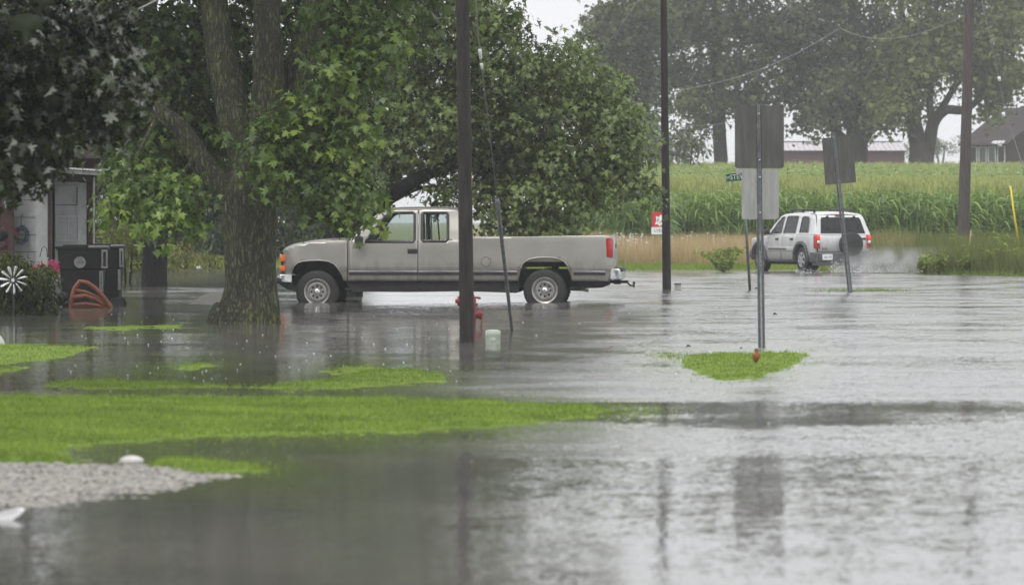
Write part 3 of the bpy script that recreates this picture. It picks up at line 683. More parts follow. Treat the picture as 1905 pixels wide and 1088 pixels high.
# tree standing behind the garage
t = tree('yard_tree', 40, 525, 98.0, 'broad tree rising behind the garage roof, mostly behind the near dark leaves', z=-.05)
limbs('trunk', t, [[(40, 530, 98.0, 50), (42, 420, 98.0, 44), (44, 250, 98.0, 36), (46, 60, 98.0, 26), (48, -200, 98.0, 12)]], M['barkdark'], n=12, nz=.1)
crown('foliage', t, [C(random.uniform(-260, 170), random.uniform(-420, 235), 98+random.uniform(-2, 2), 70, 60, 1.2, .7, random.uniform(.15, .4)) for i in range(46)], 3.0, 9, .28, .19, MAPLE_S, M['maple2'], vr=.16)
# near dark tree whose boughs hang in at the top left
Yn = 37.0
t = tree('shade_tree', -420, 760, Yn, 'near dark tree with wet drooping leaves filling the upper left corner', z=-.02)
s_n = FPX/Yn
limbs('trunk', t, [[(-420, 740, Yn, 150), (-418, 600, Yn, 125), (-415, 400, Yn, 115), (-410, 100, Yn, 110), (-400, -300, Yn, 90), (-390, -700, Yn, 50)],
 [(-410, 120, Yn, 60), (-300, 20, Yn, 48), (-150, -20, Yn, 34), (0, -10, Yn, 22), (100, 30, Yn, 14), (180, 90, Yn, 8), (240, 140, Yn, 4)],
 [(-412, 260, Yn, 50), (-300, 180, Yn, 38), (-160, 140, Yn, 24), (-40, 160, Yn, 14), (60, 220, Yn, 8), (120, 270, Yn, 4)]], M['barkdark'], n=14, nz=.08)
cl = []
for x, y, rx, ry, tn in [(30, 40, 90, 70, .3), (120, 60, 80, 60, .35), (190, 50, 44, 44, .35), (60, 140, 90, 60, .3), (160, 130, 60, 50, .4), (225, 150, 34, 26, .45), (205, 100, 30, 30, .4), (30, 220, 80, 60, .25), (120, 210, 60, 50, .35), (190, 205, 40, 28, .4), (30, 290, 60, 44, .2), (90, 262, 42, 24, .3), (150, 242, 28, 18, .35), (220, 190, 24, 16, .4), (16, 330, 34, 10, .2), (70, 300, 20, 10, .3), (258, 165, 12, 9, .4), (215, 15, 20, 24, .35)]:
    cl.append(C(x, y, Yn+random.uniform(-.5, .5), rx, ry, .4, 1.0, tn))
for x, y, rx, ry in [(40, 60, 110, 90), (60, 180, 110, 90), (150, 100, 70, 90), (40, 270, 70, 50), (110, 200, 80, 60)]: cl.append(C(x, y, Yn+1.2, rx, ry, .4, 1.2, .1))  # darkest leaf tone stands in for shade deep in the boughs
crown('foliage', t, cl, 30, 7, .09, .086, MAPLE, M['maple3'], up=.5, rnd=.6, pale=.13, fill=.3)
up = []
for i in range(30):
    up.append(((X_(random.uniform(-1100, 120), Yn), Yn+random.uniform(-2, 3), random.uniform(2.4 if i % 3 else 4, 7.5)), (.9, .9, .6), 1, .3))
up = [c_ for c_ in up if not (c_[0][0] > -4.6 and c_[0][2] < 3.9)]
up += [((X_(-120+38*i, Yn), Yn+random.uniform(-1, 1.5), random.uniform(4.3, 7.2)), (.8, .9, .55), 1, .3) for i in range(11)]
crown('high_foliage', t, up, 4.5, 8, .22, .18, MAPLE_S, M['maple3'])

# thicket behind the trees, left
Yk = 141.0
brg = 'bushes of the thicket on the far left shore'
tx = [(215, 'rounded dark bush at the left end of the thicket, behind the bins'), (300, 'tall dark bush behind the black tree trunk'), (372, 'blue green bush just left of the mossy trunk'), (450, 'bushy crown hidden behind the mossy trunk'), (540, 'tall dark bush between mossy trunk and pickup bonnet'), (610, 'dark bush behind the pickup bonnet'), (120, 'dark bush behind the garage'), (20, 'dark bush far behind the house')]
for i, (x, lb) in enumerate(tx):
    t = tree('thicket_bush', x, 488, Yk+1.5*(i % 3), lb, 'bush', brg, z=.1)
    Yq = t.location.y
    limbs('stem', t, [[(x-6, 495, Yq, 9), (x-14, 430, Yq, 7), (x-24, 330, Yq, 4)], [(x+5, 495, Yq, 8), (x+12, 420, Yq, 6), (x+26, 320, Yq, 3)]], M['barkdark'], n=6, nz=0)
    cl = [C(x+random.uniform(-48, 48), 484-k*random.uniform(9, 15), Yq+random.uniform(-1.5, 1.5), 34, 26, .9, .9, random.uniform(.2, .6)) for k in range(26)]
    crown('foliage', t, cl, 8, 10, .26, .17, LEAF4, M['brush'], up=.5, zmin=.02, vr=.22)
for i, (x, y0, y1, lb) in enumerate([(238, 400, 520, 'tall yellow green shrub beside the black tree trunk'), (340, 462, 494, 'low yellow green shrub by the shore'), (205, 420, 490, 'yellow green shrub peeping over the bins'), (395, 470, 492, 'small bright weed clump left of the mossy trunk'), (325, 440, 490, 'leafy light green shrub to the right of the black trunk')]):
    Yq = 118+4*i if i else 102.0
    t = tree('yellow_green_shrub', x, y1, Yq, lb, 'shrub', 'yellow green shrubs near the black trunk', z=-.05)
    limbs('stem', t, [[(x-4, y1+6, Yq, 5), (x-8, (y0+y1)/2, Yq, 3)], [(x+4, y1+6, Yq, 5), (x+8, (y0+y1)/2, Yq, 3)]], M['barkdark'], n=6, nz=0)
    n_ = 9 if i in (0, 2) else 5
    cl = [C(x+random.uniform(-20, 22)*(1.3 if i == 4 else 1), y1-6-(y1-y0-14)*k/(n_-1), Yq+random.uniform(-.4, .4), 20, 13, .4, 1, random.uniform(.3, .75)) for k in range(n_)]
    crown('foliage', t, cl, 8, 9, .16, .12, LEAF4, M['shrub'], up=.7, zmin=.0, vr=.2)

# hazy trees beyond the corn
def fartree(px_, label, Y, trunks, clumps, tone=.45, mat='farleaf', n=1, zb=2.3, dens=3.9):
    t = tree('field_tree', px_, 310, Y, label, 'tree', 'big hazy trees beyond the corn field', z=zb)
    limbs('trunk', t, trunks, M['barkfar'], n=14, nz=.07, nf=.8)
    crown('foliage', t, clumps, dens, 13, .5, .27, MAPLE_S, M[mat], up=.5, rnd=.6, vr=.14, fill=.4)
    return t
def CL(lst, Y, tone, wt=.8, rd=1.8): return [C(x, y, Y+random.uniform(-2, 2), rx, ry, rd, wt*random.uniform(.7, 1.25), tone+random.uniform(-.3, .32)) for x, y, rx, ry in lst]
Yf = 262.0
fartree(1345, 'straight single trunked hazy tree right of the second pole', Yf,
 [[(1342, 330, Yf, 30), (1341, 300, Yf, 27), (1338, 240, Yf, 25), (1336, 180, Yf, 24), (1334, 90, Yf, 20), (1330, -40, Yf, 13), (1326, -150, Yf, 6)],
  [(1337, 200, Yf, 12), (1300, 150, Yf, 9), (1260, 110, Yf, 5)], [(1336, 170, Yf, 12), (1380, 120, Yf, 9), (1420, 90, Yf, 5)]],
 CL([(1250, 60, 54, 50), (1310, 30, 60, 60), (1380, 50, 60, 50), (1260, 140, 44, 34), (1330, 130, 56, 40), (1400, 130, 50, 36), (1290, 190, 34, 24), (1360, 185, 36, 22), (1310, -60, 80, 50), (1390, -50, 70, 50), (1240, -30, 50, 40), (1400, 180, 30, 20), (1312, 222, 12, 14), (1350, -130, 60, 40), (1440, 60, 40, 50)], Yf, .4))
fartree(1165, 'leftmost hazy tree filling the gap beside the maple', Yf-12,
 [[(1150, 330, Yf-12, 30), (1152, 260, Yf-12, 26), (1155, 160, Yf-12, 22), (1160, 20, Yf-12, 12), (1165, -100, Yf-12, 6)], [(1153, 200, Yf-12, 12), (1190, 130, Yf-12, 8), (1215, 80, Yf-12, 4)]],
 CL([(1130, 60, 50, 40), (1180, 50, 44, 50), (1140, 120, 44, 36), (1195, 115, 30, 34), (1125, 20, 22, 22), (1190, 0, 50, 40), (1150, -60, 60, 40), (1200, 160, 26, 24), (1120, 180, 60, 40), (1190, 215, 30, 30), (1205, -90, 40, 30)], Yf-12, .32))
fartree(1590, 'thick forked hazy tree behind the leaning sign', Yf,
 [[(1590, 330, Yf, 62), (1592, 300, Yf, 46), (1594, 250, Yf, 40), (1592, 200, Yf, 38), (1590, 120, Yf, 28), (1586, 20, Yf, 18), (1580, -120, Yf, 8)],
  [(1588, 290, Yf, 26), (1560, 250, Yf, 18), (1530, 220, Yf, 13), (1512, 200, Yf, 9), (1490, 170, Yf, 5)],
  [(1596, 270, Yf, 30), (1622, 230, Yf, 24), (1645, 180, Yf, 18), (1665, 110, Yf, 11), (1680, 30, Yf, 5)]],
 CL([(1470, 170, 36, 26), (1500, 120, 50, 40), (1560, 90, 60, 50), (1480, 50, 60, 50), (1560, 10, 70, 50), (1640, 60, 60, 50), (1650, 130, 50, 40), (1590, 150, 50, 36), (1490, -50, 70, 50), (1600, -70, 80, 50), (1540, 190, 34, 26), (1610, 190, 40, 26), (1505, 218, 14, 12), (1660, 180, 44, 24), (1570, -140, 80, 40), (1545, 160, 40, 30), (1630, 218, 12, 10), (1560, 212, 22, 14)], Yf, .45))
fartree(1715, 'twin stemmed hazy tree with low forks right of the barn', Yf-4,
 [[(1712, 330, Yf-4, 56), (1713, 300, Yf-4, 50), (1708, 270, Yf-4, 34), (1700, 230, Yf-4, 30), (1690, 180, Yf-4, 27), (1680, 100, Yf-4, 20), (1676, 0, Yf-4, 12), (1672, -120, Yf-4, 6)],
  [(1722, 305, Yf-4, 30), (1730, 260, Yf-4, 24), (1738, 225, Yf-4, 24), (1760, 205, Yf-4, 18), (1790, 205, Yf-4, 16), (1815, 190, Yf-4, 12), (1830, 160, Yf-4, 8), (1850, 90, Yf-4, 5)],
  [(1736, 232, Yf-4, 18), (1730, 200, Yf-4, 14), (1732, 160, Yf-4, 12), (1740, 60, Yf-4, 9), (1745, -40, Yf-4, 5)],
  [(1742, 216, Yf-4, 16), (1765, 180, Yf-4, 12), (1785, 140, Yf-4, 9), (1800, 60, Yf-4, 5)], [(1793, 205, Yf-4, 10), (1805, 180, Yf-4, 8), (1802, 150, Yf-4, 5)]],
 CL([(1690, 150, 46, 36), (1680, 80, 50, 44), (1740, 60, 60, 60), (1800, 60, 60, 50), (1860, 70, 44, 50), (1720, -30, 80, 50), (1820, -40, 80, 50), (1840, 130, 50, 36), (1852, 165, 22, 18), (1660, 200, 30, 20), (1780, 110, 40, 30), (1880, 10, 40, 50), (1760, -120, 90, 40), (1880, 130, 26, 30), (1730, 110, 36, 30), (1838, 205, 12, 10), (1875, -80, 50, 40), (1640, 170, 24, 18)], Yf-4, .5), mat='farleaf2')
fartree(1960, 'rightmost hazy tree leaning in over the brown house', Yf+10,
 [[(1985, 330, Yf+10, 36), (1980, 220, Yf+10, 28), (1970, 80, Yf+10, 20), (1960, -100, Yf+10, 8)]],
 CL([(1935, 0, 50, 50), (2000, 40, 50, 50), (1960, -60, 70, 50), (1925, 60, 20, 24), (2030, 110, 40, 40), (1980, -130, 60, 40)], Yf+10, .45))
bg_ = 'hazy bushes and small trees along the field edge'
for x, y, rx, ry, Y, lb in [(1215, 265, 44, 40, 235, 'hazy bush left of the straight field tree'), (1280, 275, 36, 26, 236, 'low hazy bush with upright sprigs right of the second pole'), (1165, 260, 40, 36, 233, 'hazy bush half hidden by the maple boughs'), (1700, 262, 30, 26, 420, 'very faint far tree left of the twin stems'), (1750, 272, 34, 14, 430, 'very faint low far trees between twin trunk and third pole')]:
    t = tree('hazy_bush', x, 310, Y, lb, 'bush', bg_, z=2.3)
    limbs('stem', t, [[(x-3, 312, Y, 5), (x-8, y, Y, 3)], [(x+3, 312, Y, 5), (x+8, y, Y, 3)]], M['barkfar'], n=6, nz=0)
    cl = [C(x+random.uniform(-.7, .7)*rx, y+random.uniform(-.7, .9)*ry, Y+random.uniform(-1, 1), rx*.45, ry*.45, 1, .9, random.uniform(.3, .5)) for k in range(11)]
    cl += [C(x+random.uniform(-1, 1)*rx, y-ry*random.uniform(.7, 1.15), Y, 5, 9, .3, 1, .4) for k in range(4)]
    crown('foliage', t, cl, 1.6, 9, .38, .26, LEAF4, M['farleaf'], up=.5)

# ---------------------------------------------------------------- corn field
def corn():
    Ts, Cs, Hs = [], [], []
    V_, F_, A_, TV, TF = [], [], [], [], []
    nv = 0; tv = 0
    def plants(n, Y0, Y1, u0, u1, leaves, segs, width, base, seed, tassel=True):
        nonlocal nv, tv
        r = np.random.default_rng(seed)
        Y = np.sqrt(r.uniform(Y0*Y0, Y1*Y1, n)); u = r.uniform(u0, u1, n); X = X_(u, Y)
        Z = gz(X, Y); H = r.uniform(2.0, 2.45, n)*(1+.06*vnoise(X, Y, .15, 5)); lx = r.normal(0, .07, n); ly = r.normal(0, .07, n)
        tone = r.normal(.45, .12, n)+.2*vnoise(X, Y, .12, 9)
        P0 = np.stack([X, Y, Z], -1)
        # leaves: arching ribbons
        for k in range(leaves):
            hb = base+(1-base)*(k+.5)/leaves*.88; hb = hb*H+r.normal(0, .05, n)
            a = r.uniform(0, 6.283, n); L = r.uniform(.45, .8, n)*(1.1-.35*k/leaves); wd = width*r.uniform(.7, 1.2, n)
            dr = np.stack([np.cos(a), np.sin(a), 0*a], -1); sd = np.stack([-np.sin(a), np.cos(a), 0*a], -1)
            rise = r.uniform(.25, .65, n); sag = r.uniform(.55, 1.15, n)
            o = P0+np.stack([lx*hb, ly*hb, hb], -1)
            rows = []
            for j in range(segs+1):
                t = j/segs; w_ = wd*(1-t**2.2)*(.55+.9*min(t*3, 1)*.5)
                c = o+dr*(L*t)[:, None]+np.array([0, 0, 1])*((rise*t-sag*t*t*t**.3)*L)[:, None]
                tw = np.array([0, 0, 1])*(w_*.35)[:, None]
                rows.append(c-sd*w_[:, None]/2+tw*0); rows.append(c+sd*w_[:, None]/2+tw)
            V = np.stack(rows, 1); m = 2*(segs+1)
            F = np.array([(2*j, 2*j+1, 2*j+3, 2*j+2) for j in range(segs)])
            V_.append(V.reshape(-1, 3)); F_.append(((np.arange(n)*m)[:, None, None]+F[None]).reshape(-1, 4)+nv); nv += n*m
            A_.append(np.repeat(np.clip(tone+r.normal(0, .15, n)+.25*(k/leaves-.5), 0, 1), segs))
        # stalk
        q = .016; top = P0+np.stack([lx*H, ly*H, H*.97], -1); bt = P0+np.stack([lx*H*base, ly*H*base, H*base*.9], -1)
        ex = np.array([q, 0, 0]); ey = np.array([0, q, 0])
        V = np.stack([bt-ex, bt+ex, top+ex*.5, top-ex*.5], 1)
        V_.append(V.reshape(-1, 3)); F_.append((np.arange(n)*4)[:, None]+np.arange(4)[None]+nv); nv += 4*n; A_.append(np.clip(tone+.1, 0, 1))
        if tassel:
            for k in range(4 if tassel is True else 1):
                a = r.uniform(0, 6.283, n); sp = r.uniform(.02, .16, n)*(k > 0); h = r.uniform(.16, .34, n)*(1 if tassel is True else .5)
                e_ = top+np.stack([np.cos(a)*sp, np.sin(a)*sp, h], -1); s_ = np.array([.013, 0, 0])
                V = np.stack([top-s_, top+s_, e_+s_*.6, e_-s_*.6], 1)
                TV.append(V.reshape(-1, 3)); TF.append((np.arange(n)*4)[:, None]+np.arange(4)[None]+tv); tv += 4*n
    plants(2600, 146, 153, 1085, 2150, 9, 5, .085, .12, 1)
    plants(6500, 153, 175, 1090, 2100, 6, 4, .09, .45, 2)
    plants(24000, 175, 262, 1100, 2060, 4, 3, .12, .62, 3, 1)
    plants(300, 142, 147, 1120, 1240, 8, 5, .085, .12, 4)
    f = np.concatenate(F_); V = np.concatenate(V_)
    o = np_mesh('corn_field', V, f, M['corn'], fattr=np.concatenate(A_)); tag(o, kind='stuff')
    o2 = np_mesh('corn_tassels', np.concatenate(TV), np.concatenate(TF), M['tassel']); tag(o2, kind='stuff')
corn()

# weeds along the right bank, weed bush in the water, flower heads
def stemplant(x, y, Yq, hpx, n, label, name, group, spread=.5, mat='weed', size=.09, cat='weed'):
    z0 = max(gzf(X_(x, Yq), Yq), -.05)
    t = empty(name, (X_(x, Yq), Yq, z0), label, cat, group); mb = MB(); P, O, Tn = [], [], []
    h = hpx*Yq/FPX
    for k in range(n):
        a = random.uniform(0, 6.28); ln = h*random.uniform(.6, 1.05); sp = spread*h*random.uniform(.15, 1)
        pts = [Vector((math.cos(a)*sp*t_**1.3, math.sin(a)*sp*t_**1.3, ln*(t_-.22*spread*t_*t_))) for t_ in (0, .25, .5, .75, 1)]
        mb.tube(pts, [.008, .007, .006, .004, .002], n=5)
        for q in np.linspace(.25, 1, int(6+ln*9)):
            i = min(3, int(q*4)); f_ = q*4-i; c = pts[i].lerp(pts[i+1], f_)
            for s_ in (-1, 1):
                b = a+s_*1.3+random.uniform(-.4, .4)
                P.append(c); O.append((math.cos(b)*.8, math.sin(b)*.8, .15)); Tn.append(.35+.4*q)
    mb.build('stem', M['weed_stem'], t)
    P = np.array([tuple(p) for p in P]); O = np.array(O); k = len(P)
    V, F, m = scatter(LEAF4, P, np.array([0, 0, 1.])+rng.normal(0, .35, (k, 3)), O+rng.normal(0, .15, (k, 3)), rng.uniform(.7, 1.3, k)*size)
    np_mesh('foliage', V, F, M[mat], t, fattr=np.repeat(np.clip(np.array(Tn)+rng.normal(0, .15, k), 0, 1), m))
    return t
M['weed_stem'] = pm('weed_stems', (.10, .13, .04), .7, var=.2, vs=9)
stemplant(1347, 511, 121.5, 62, 17, 'bright green weed bush standing in the water edge right of the second pole', 'weed_bush', None, 1.0, size=.17, cat='bush')
wl = ['tall weed left of the third pole foot', 'bushy weed at the foot of the third pole', 'pale weed just right of the third pole', 'broad weed below the yellow marker', 'weed clump at the right edge of the picture', 'low weed at the shore in front of the third pole', 'dark leafy weed between third pole and yellow marker', 'feathery weed behind the spray', 'short weed near the far right shore', 'tall leafy weed half way to the yellow marker', 'thin weed beside the wooden stake', 'spreading weed at the bottom of the yellow guy guard']
for i, (x, h) in enumerate([(1748, 60), (1782, 74), (1812, 62), (1868, 66), (1898, 80), (1775, 40), (1842, 58), (1715, 44), (1888, 44), (1856, 78), (1800, 50), (1920, 66)]):
    Yq = 118+random.uniform(-2.5, 6)
    stemplant(x, 505, Yq, h*.9, 9, wl[i], 'bank_weed', 'weeds on the right bank', .62, size=.15)
P = []
mb = MB()
for i in range(70):
    u = random.choice([random.gauss(1168, 16), random.gauss(1180, 40), random.uniform(1120, 1400)]); d = random.uniform(3, 8); Y = 130+d; X = X_(u, Y)
    z = gzf(X, Y)+random.uniform(.5, .85); mb.sphere((X, Y, z), (.035, .035, .012), n=5)
    mb.tube([(X, Y, z-.6), (X, Y, z)], .003, n=3)
tag(mb.build('wild_carrot_flowers', M['white']), kind='stuff')

# ---------------------------------------------------------------- vehicles
def shell(name, outline, holes, ymap, mat, parent, xc=.09, zc=.045, thick=.012, sides=(-1, 1), rev=False):
    """side panel cut from an (x,z) outline with holes, bent by ymap, one object per side"""
    loops = [[Vector((x, z, 0)) for x, z in outline]]+[[Vector((x, z, 0)) for x, z in h] for h in holes]
    tri = tessellate_polygon(loops); pts = [p for l in loops for p in l]
    res = []
    for sd in sides:
        bm = bmesh.new(); vs = [bm.verts.new((p.x, 0, p.y)) for p in pts]
        for t in tri:
            try: bm.faces.new([vs[i] for i in t])
            except ValueError: pass
        xs_ = [p.x for p in pts]; zs_ = [p.y for p in pts]
        def cut(co, no):
            bmesh.ops.bisect_plane(bm, geom=bm.verts[:]+bm.edges[:]+bm.faces[:], plane_co=co, plane_no=no, dist=1e-5)
        z = min(zs_)+zc
        while z < max(zs_): cut((0, 0, z), (0, 0, 1)); z += zc
        x = min(xs_)+xc
        while x < max(xs_): cut((x, 0, 0), (1, 0, 0)); x += xc
        for v in bm.verts: v.co.y = sd*ymap(v.co.x, v.co.z)
        bmesh.ops.recalc_face_normals(bm, faces=bm.faces[:])
        me = bpy.data.meshes.new(name); bm.to_mesh(me); bm.free()
        # make normals face outward
        f0 = me.polygons[0]; me.calc_loop_triangles()
        if sum(f.normal.y*f.area for f in me.polygons)*sd < 0: me.flip_normals()
        o = link(name, me, mat, parent, True); me.set_sharp_from_angle(angle=R(40))
        so = o.modifiers.new('thick', 'SOLIDIFY'); so.thickness = thick; so.offset = -1; so.use_rim = True
        res.append(o)
    return res
def interp(xs_, ys_): return lambda v: float(np.interp(v, xs_, ys_))
def wheel(parent, x, y, z, Rr, rim, wd, side, style, name='wheel'):
    """tyre with rim sub-part; side -1 faces the camera side"""
    mb = MB(); s = side
    pr = [(rim, -.5*wd), (Rr*.86, -.5*wd), (Rr*.95, -.44*wd), (Rr, -.33*wd), (Rr, .33*wd), (Rr*.95, .44*wd), (Rr*.86, .5*wd), (rim, .5*wd)]
    mb.lathe(pr, (x, y, z), 'Y', 36)
    for k in range(36):      # tread lugs
        a = 2*math.pi*k/36; Mx = Matrix.Translation((x, y, z)) @ Matrix.Rotation(a, 4, 'Y')
        for q in (-1, 1): mb.box(-.016, .016, q*wd*.10, q*wd*.42, Rr*.985, Rr*1.012, M=Mx)
    ty = mb.build('tyre' if parent is None else name, M['rubber'], parent, True, auto=35)
    mb = MB(); yo = y+s*wd*.5
    if style == 'steel':
        mb.lathe([(rim*1.06, yo+s*.004-y), (rim*1.02, yo+s*.016-y), (rim*.93, yo+s*.004-y), (rim*.88, yo-s*.05-y), (rim*.80, yo-s*.055-y), (rim*.74, yo-s*.01-y), (rim*.66, yo-s*.005-y), (rim*.60, yo-s*.03-y), (rim*.30, yo-s*.045-y), (0.01, yo-s*.045-y)], (x, y, z), 'Y', 36)
        for k in range(8):
            a = 2*math.pi*k/8; c = (x+math.cos(a)*rim*.46, yo-s*.030, z+math.sin(a)*rim*.46); mb.sphere(c, (.020, .012, .020), 1, n=8)
        r_ = mb.build('rim', [M['steel'], M['under']], ty, True, auto=40)
        mb = MB(); mb.lathe([(rim*.30, -s*.05), (rim*.29, s*.0), (rim*.22, s*.03), (.01, s*.035)], (x, yo, z), 'Y', 20); mb.build('hub_cap', M['chrome'], ty, True)
    else:
        mb.lathe([(rim*1.03, yo+s*.004-y), (rim*.97, yo+s*.01-y), (rim*.90, yo-s*.01-y), (rim*.86, yo-s*.06-y)], (x, y, z), 'Y', 30)
        for k in range(6):
            Mx = Matrix.Translation((x, yo, z)) @ Matrix.Rotation(2*math.pi*k/6, 4, 'Y')
            mb.rbox(-.032, .032, -.012 if s > 0 else -.02, .02 if s > 0 else .012, .03, rim*.93, .008, M=Mx)
        mb.lathe([(rim*.28, -s*.02), (rim*.26, s*.02), (.01, s*.025)], (x, yo, z), 'Y', 18)
        mb.build('rim', M['silverwheel'], ty, True, auto=40)
        mb = MB(); mb.lathe([(rim*.9, -s*.075), (.01, -s*.075)], (x, yo, z), 'Y', 20); mb.build('brake_disc', M['under'], ty)
    return ty
M['silverwheel'] = pm('silver_alloy_wheel', (.5, .5, .51), .3, .6, var=.1, vs=10)

YT = FPX*HC/(563-YH); ST = FPX/YT
tp = W(835, 563, YT); ang = R(-3.3)
tl = Vector((tp.x-.97*math.sin(ang), tp.y+.97*math.cos(ang), 0))
T = empty('pickup_truck', tl, 'taupe extended cab pickup truck parked in floodwater under the maples', 'pickup truck', rz=ang)
def q(px, py): return ((px-835)/ST, (563-py)/ST)
def qq(l): return [q(*p) for p in l]
hwz = interp([.15, .25, .36, .50, .565, .585, .60, .75, .95, 1.08, 1.12, 1.3, 1.55, 1.66, 1.72], [.90, .925, .945, .952, .955, .962, .972, .975, .968, .950, .93, .865, .765, .725, .67])
def ym(x, z):
    y = hwz(z)
    if x < -2.7: y -= .30*min(1, (-2.7-x)/.36)**2.6*.55
    return y
def ymb(x, z):
    y = float(np.interp(z, [.15, .25, .36, .50, .565, .585, .60, .75, .95, 1.12, 1.19, 1.22], [.90, .925, .945, .952, .955, .962, .972, .978, .978, .972, .962, .945]))
    if x > 2.86: y -= .05*min(1, (x-2.86)/.12)**2
    return y
arch_f = [(637, 523), (634.5, 512), (629, 501), (621, 491.5), (609, 486), (594, 484.5), (578, 484.6), (562, 486), (552, 489.5), (545, 496), (541.5, 505), (540.5, 513)]
fender = [(521, 470), (525, 464.5), (533, 460.5), (545, 457), (578, 451.5), (610, 448.5), (645, 447.5), (645, 523)]+arch_f+[(519.5, 510), (519, 490)]
shell('front_fender', qq(fender), [], ym, M['taupe'], T)
door = [(646.2, 448.5), (655, 442), (668, 429), (686, 413), (700, 401.5), (710, 395.5), (722, 392), (740, 390.5), (776.3, 390), (776.3, 523), (646.2, 523)]
dwin = [(678, 450.5), (688, 437), (703, 417), (714, 403), (721, 397.8), (732, 396), (766, 395.5), (769.5, 398), (770.5, 420), (771, 447), (768, 450.5)]
doors = shell('door', qq(door), [qq(dwin)], ym, M['taupe'], T)
cabs = [(777.6, 390), (840, 389.3), (850, 391.5), (853, 398), (856, 447), (857.5, 523), (777.6, 523)]
qwin = [(786, 396), (828, 396), (831.5, 399), (832.5, 420), (833, 446), (829, 449.5), (787, 449.5), (784, 446), (783.5, 420), (783.5, 399)]
shell('cab_side', qq(cabs), [qq(qwin)], ym, M['taupe'], T)
bed = [(859, 443), (950, 441.3), (1040, 439.5), (1130, 438), (1137, 439.5), (1140, 446), (1143, 470), (1143.5, 500), (1139, 512), (1135, 523), (1064, 523), (1062, 513), (1057, 496), (1049, 485.5), (1036, 480), (1018, 478.6), (1000, 479.2), (985, 482), (974, 488.5), (967.5, 500), (964, 523), (859, 523)]
shell('cargo_bed_side', qq(bed), [], ymb, M['taupe'], T)
def pathline(name, pts, r, mat, off, parent=T, ymf=ym, sides=(-1, 1), n=6):
    for s_ in sides:
        mb = MB(); mb.tube([(x, s_*(ymf(x, z)+off), z) for x, z in qq(pts)], r, n=n); mb.build(name, mat, parent, True)
pathline('wheel_arch_lip', arch_f[1:], .013, M['taupe'], .002)
pathline('wheel_arch_lip', bed[11:-1], .013, M['taupe'], .002, ymf=ymb)
# mouldings: dark strip with bright edge
for nm, x0, x1, f in (('door_moulding', 648, 776, ym), ('door_moulding', 778.5, 857, ym), ('bed_moulding', 860, 962, ymb), ('bed_moulding', 1067, 1126, ymb)):
    for s_ in (-1, 1):
        mb = MB(); a, z1 = q(x0, 506.2); b, z0 = q(x1, 511.4); y = f(a+.1, z0)
        mb.rbox(a, b, s_*(y+.004)-.010, s_*(y+.004)+.010, z0, z1, .004); mb.build(nm, M['trim'], T, True, auto=40)
        mb = MB(); mb.rbox(a, b, s_*(y+.008)-.008, s_*(y+.008)+.008, q(0, 505.9)[1], q(0, 504.2)[1], .003); mb.build('moulding_edge', M['chrome'], T, True, auto=40)
# window frames and glass
def win(outline, name, frame_r=.026, glass='glass', parent=T):
    for s_ in (-1, 1):
        mb = MB(); P = [Vector((x, s_*(ym(x, z)-.008), z)) for x, z in qq(outline)]; mb.tube(P, frame_r, n=6, closed=True)
        fr = mb.build(name, M['trim'], parent, True)
        mb = MB(); n_ = len(P)
        tri = tessellate_polygon([[Vector((p.x, p.z, 0)) for p in P]])
        vs = [Vector((p.x, p.y-s_*.004, p.z)) for p in P]; mb.add(vs, [tuple(t_) for t_ in tri]); mb.build('pane', M[glass], fr)
        # divider
        mb = MB()
        if 'quarter' in name:
            (xa, za), (xb, zb) = q(800, 397), q(803, 449); mb.tube([(xa, s_*(ym(xa, za)-.012), za), (xb, s_*(ym(xb, zb)-.012), zb)], .014, n=6); mb.build('divider', M['trim'], fr)
win(dwin, 'door_window'); win(qwin, 'quarter_window', .03)
# roof, hood, windscreen, rear window, grille
def loft(name, stations, mat, parent=T, n=14, crown_=.03, smooth_=True, pw=2.2):
    """stations: (x, z at edge, half width)"""
    P = []
    for x, z, h in stations:
        P.append([(x, h*math.sin(t_), z+crown_*(1-abs(math.sin(t_))**pw)) for t_ in np.linspace(-math.pi/2, math.pi/2, n)])
    mb = MB(); mb.grid(P); o = mb.build(name, mat, parent, smooth_)
    so = o.modifiers.new('thick', 'SOLIDIFY'); so.thickness = .012; so.offset = -1
    return o
def st(px, py, dh=0): x, z = q(px, py); return (x, z, ym(x, z)+dh)
loft('roof', [st(704, 398.5), st(712, 393.8), st(722, 391), st(740, 389.6), st(777, 388.8), st(830, 388.8), st(847, 390.5), st(853, 397)], M['taupe'], crown_=.045)
loft('bonnet', [st(519, 475), st(521, 469.5), st(526, 464), st(534, 460), (545-835 and q(545, 456.6)[0], q(545, 456.6)[1], ym(*q(545, 456.6))), st(578, 451), st(610, 448), st(646, 446.8)], M['taupe'], crown_=.045, pw=4)
loft('windscreen', [(q(641, 446)[0], q(641, 446)[1], .86), (q(672, 421)[0]-.02, q(672, 421)[1], .79), (q(704, 396)[0], q(704, 396)[1], .70)], M['glass'], crown_=.0)
for s_ in (-1, 1):
    mb = MB(); mb.tube([(q(643, 448)[0], s_*.90, q(0, 448)[1]), (q(673, 422)[0], s_*.81, q(0, 422)[1]), (q(705, 396)[0], s_*.715, q(0, 396)[1])], .022, n=6); mb.build('windscreen_pillar', M['taupe'], T, True)
mb = MB(); a, za = q(853, 397); b, zb = q(856.5, 447)
mb.grid([[(a, y, za) for y in (-.70, -.5, .5, .70)], [(a+.01, y, za-.06) for y in (-.72, -.55, .55, .72)]])
mb.grid([[(b-.01, y, zb+.06) for y in (-.90, -.62, .62, .90)], [(b, y, zb) for y in (-.93, -.62, .62, .93)]])
mb.grid([[(a+.01, -.72, za-.06), (a+.01, -.58, za-.06)], [(b-.01, -.9, zb+.06), (b-.01, -.66, zb+.06)]])
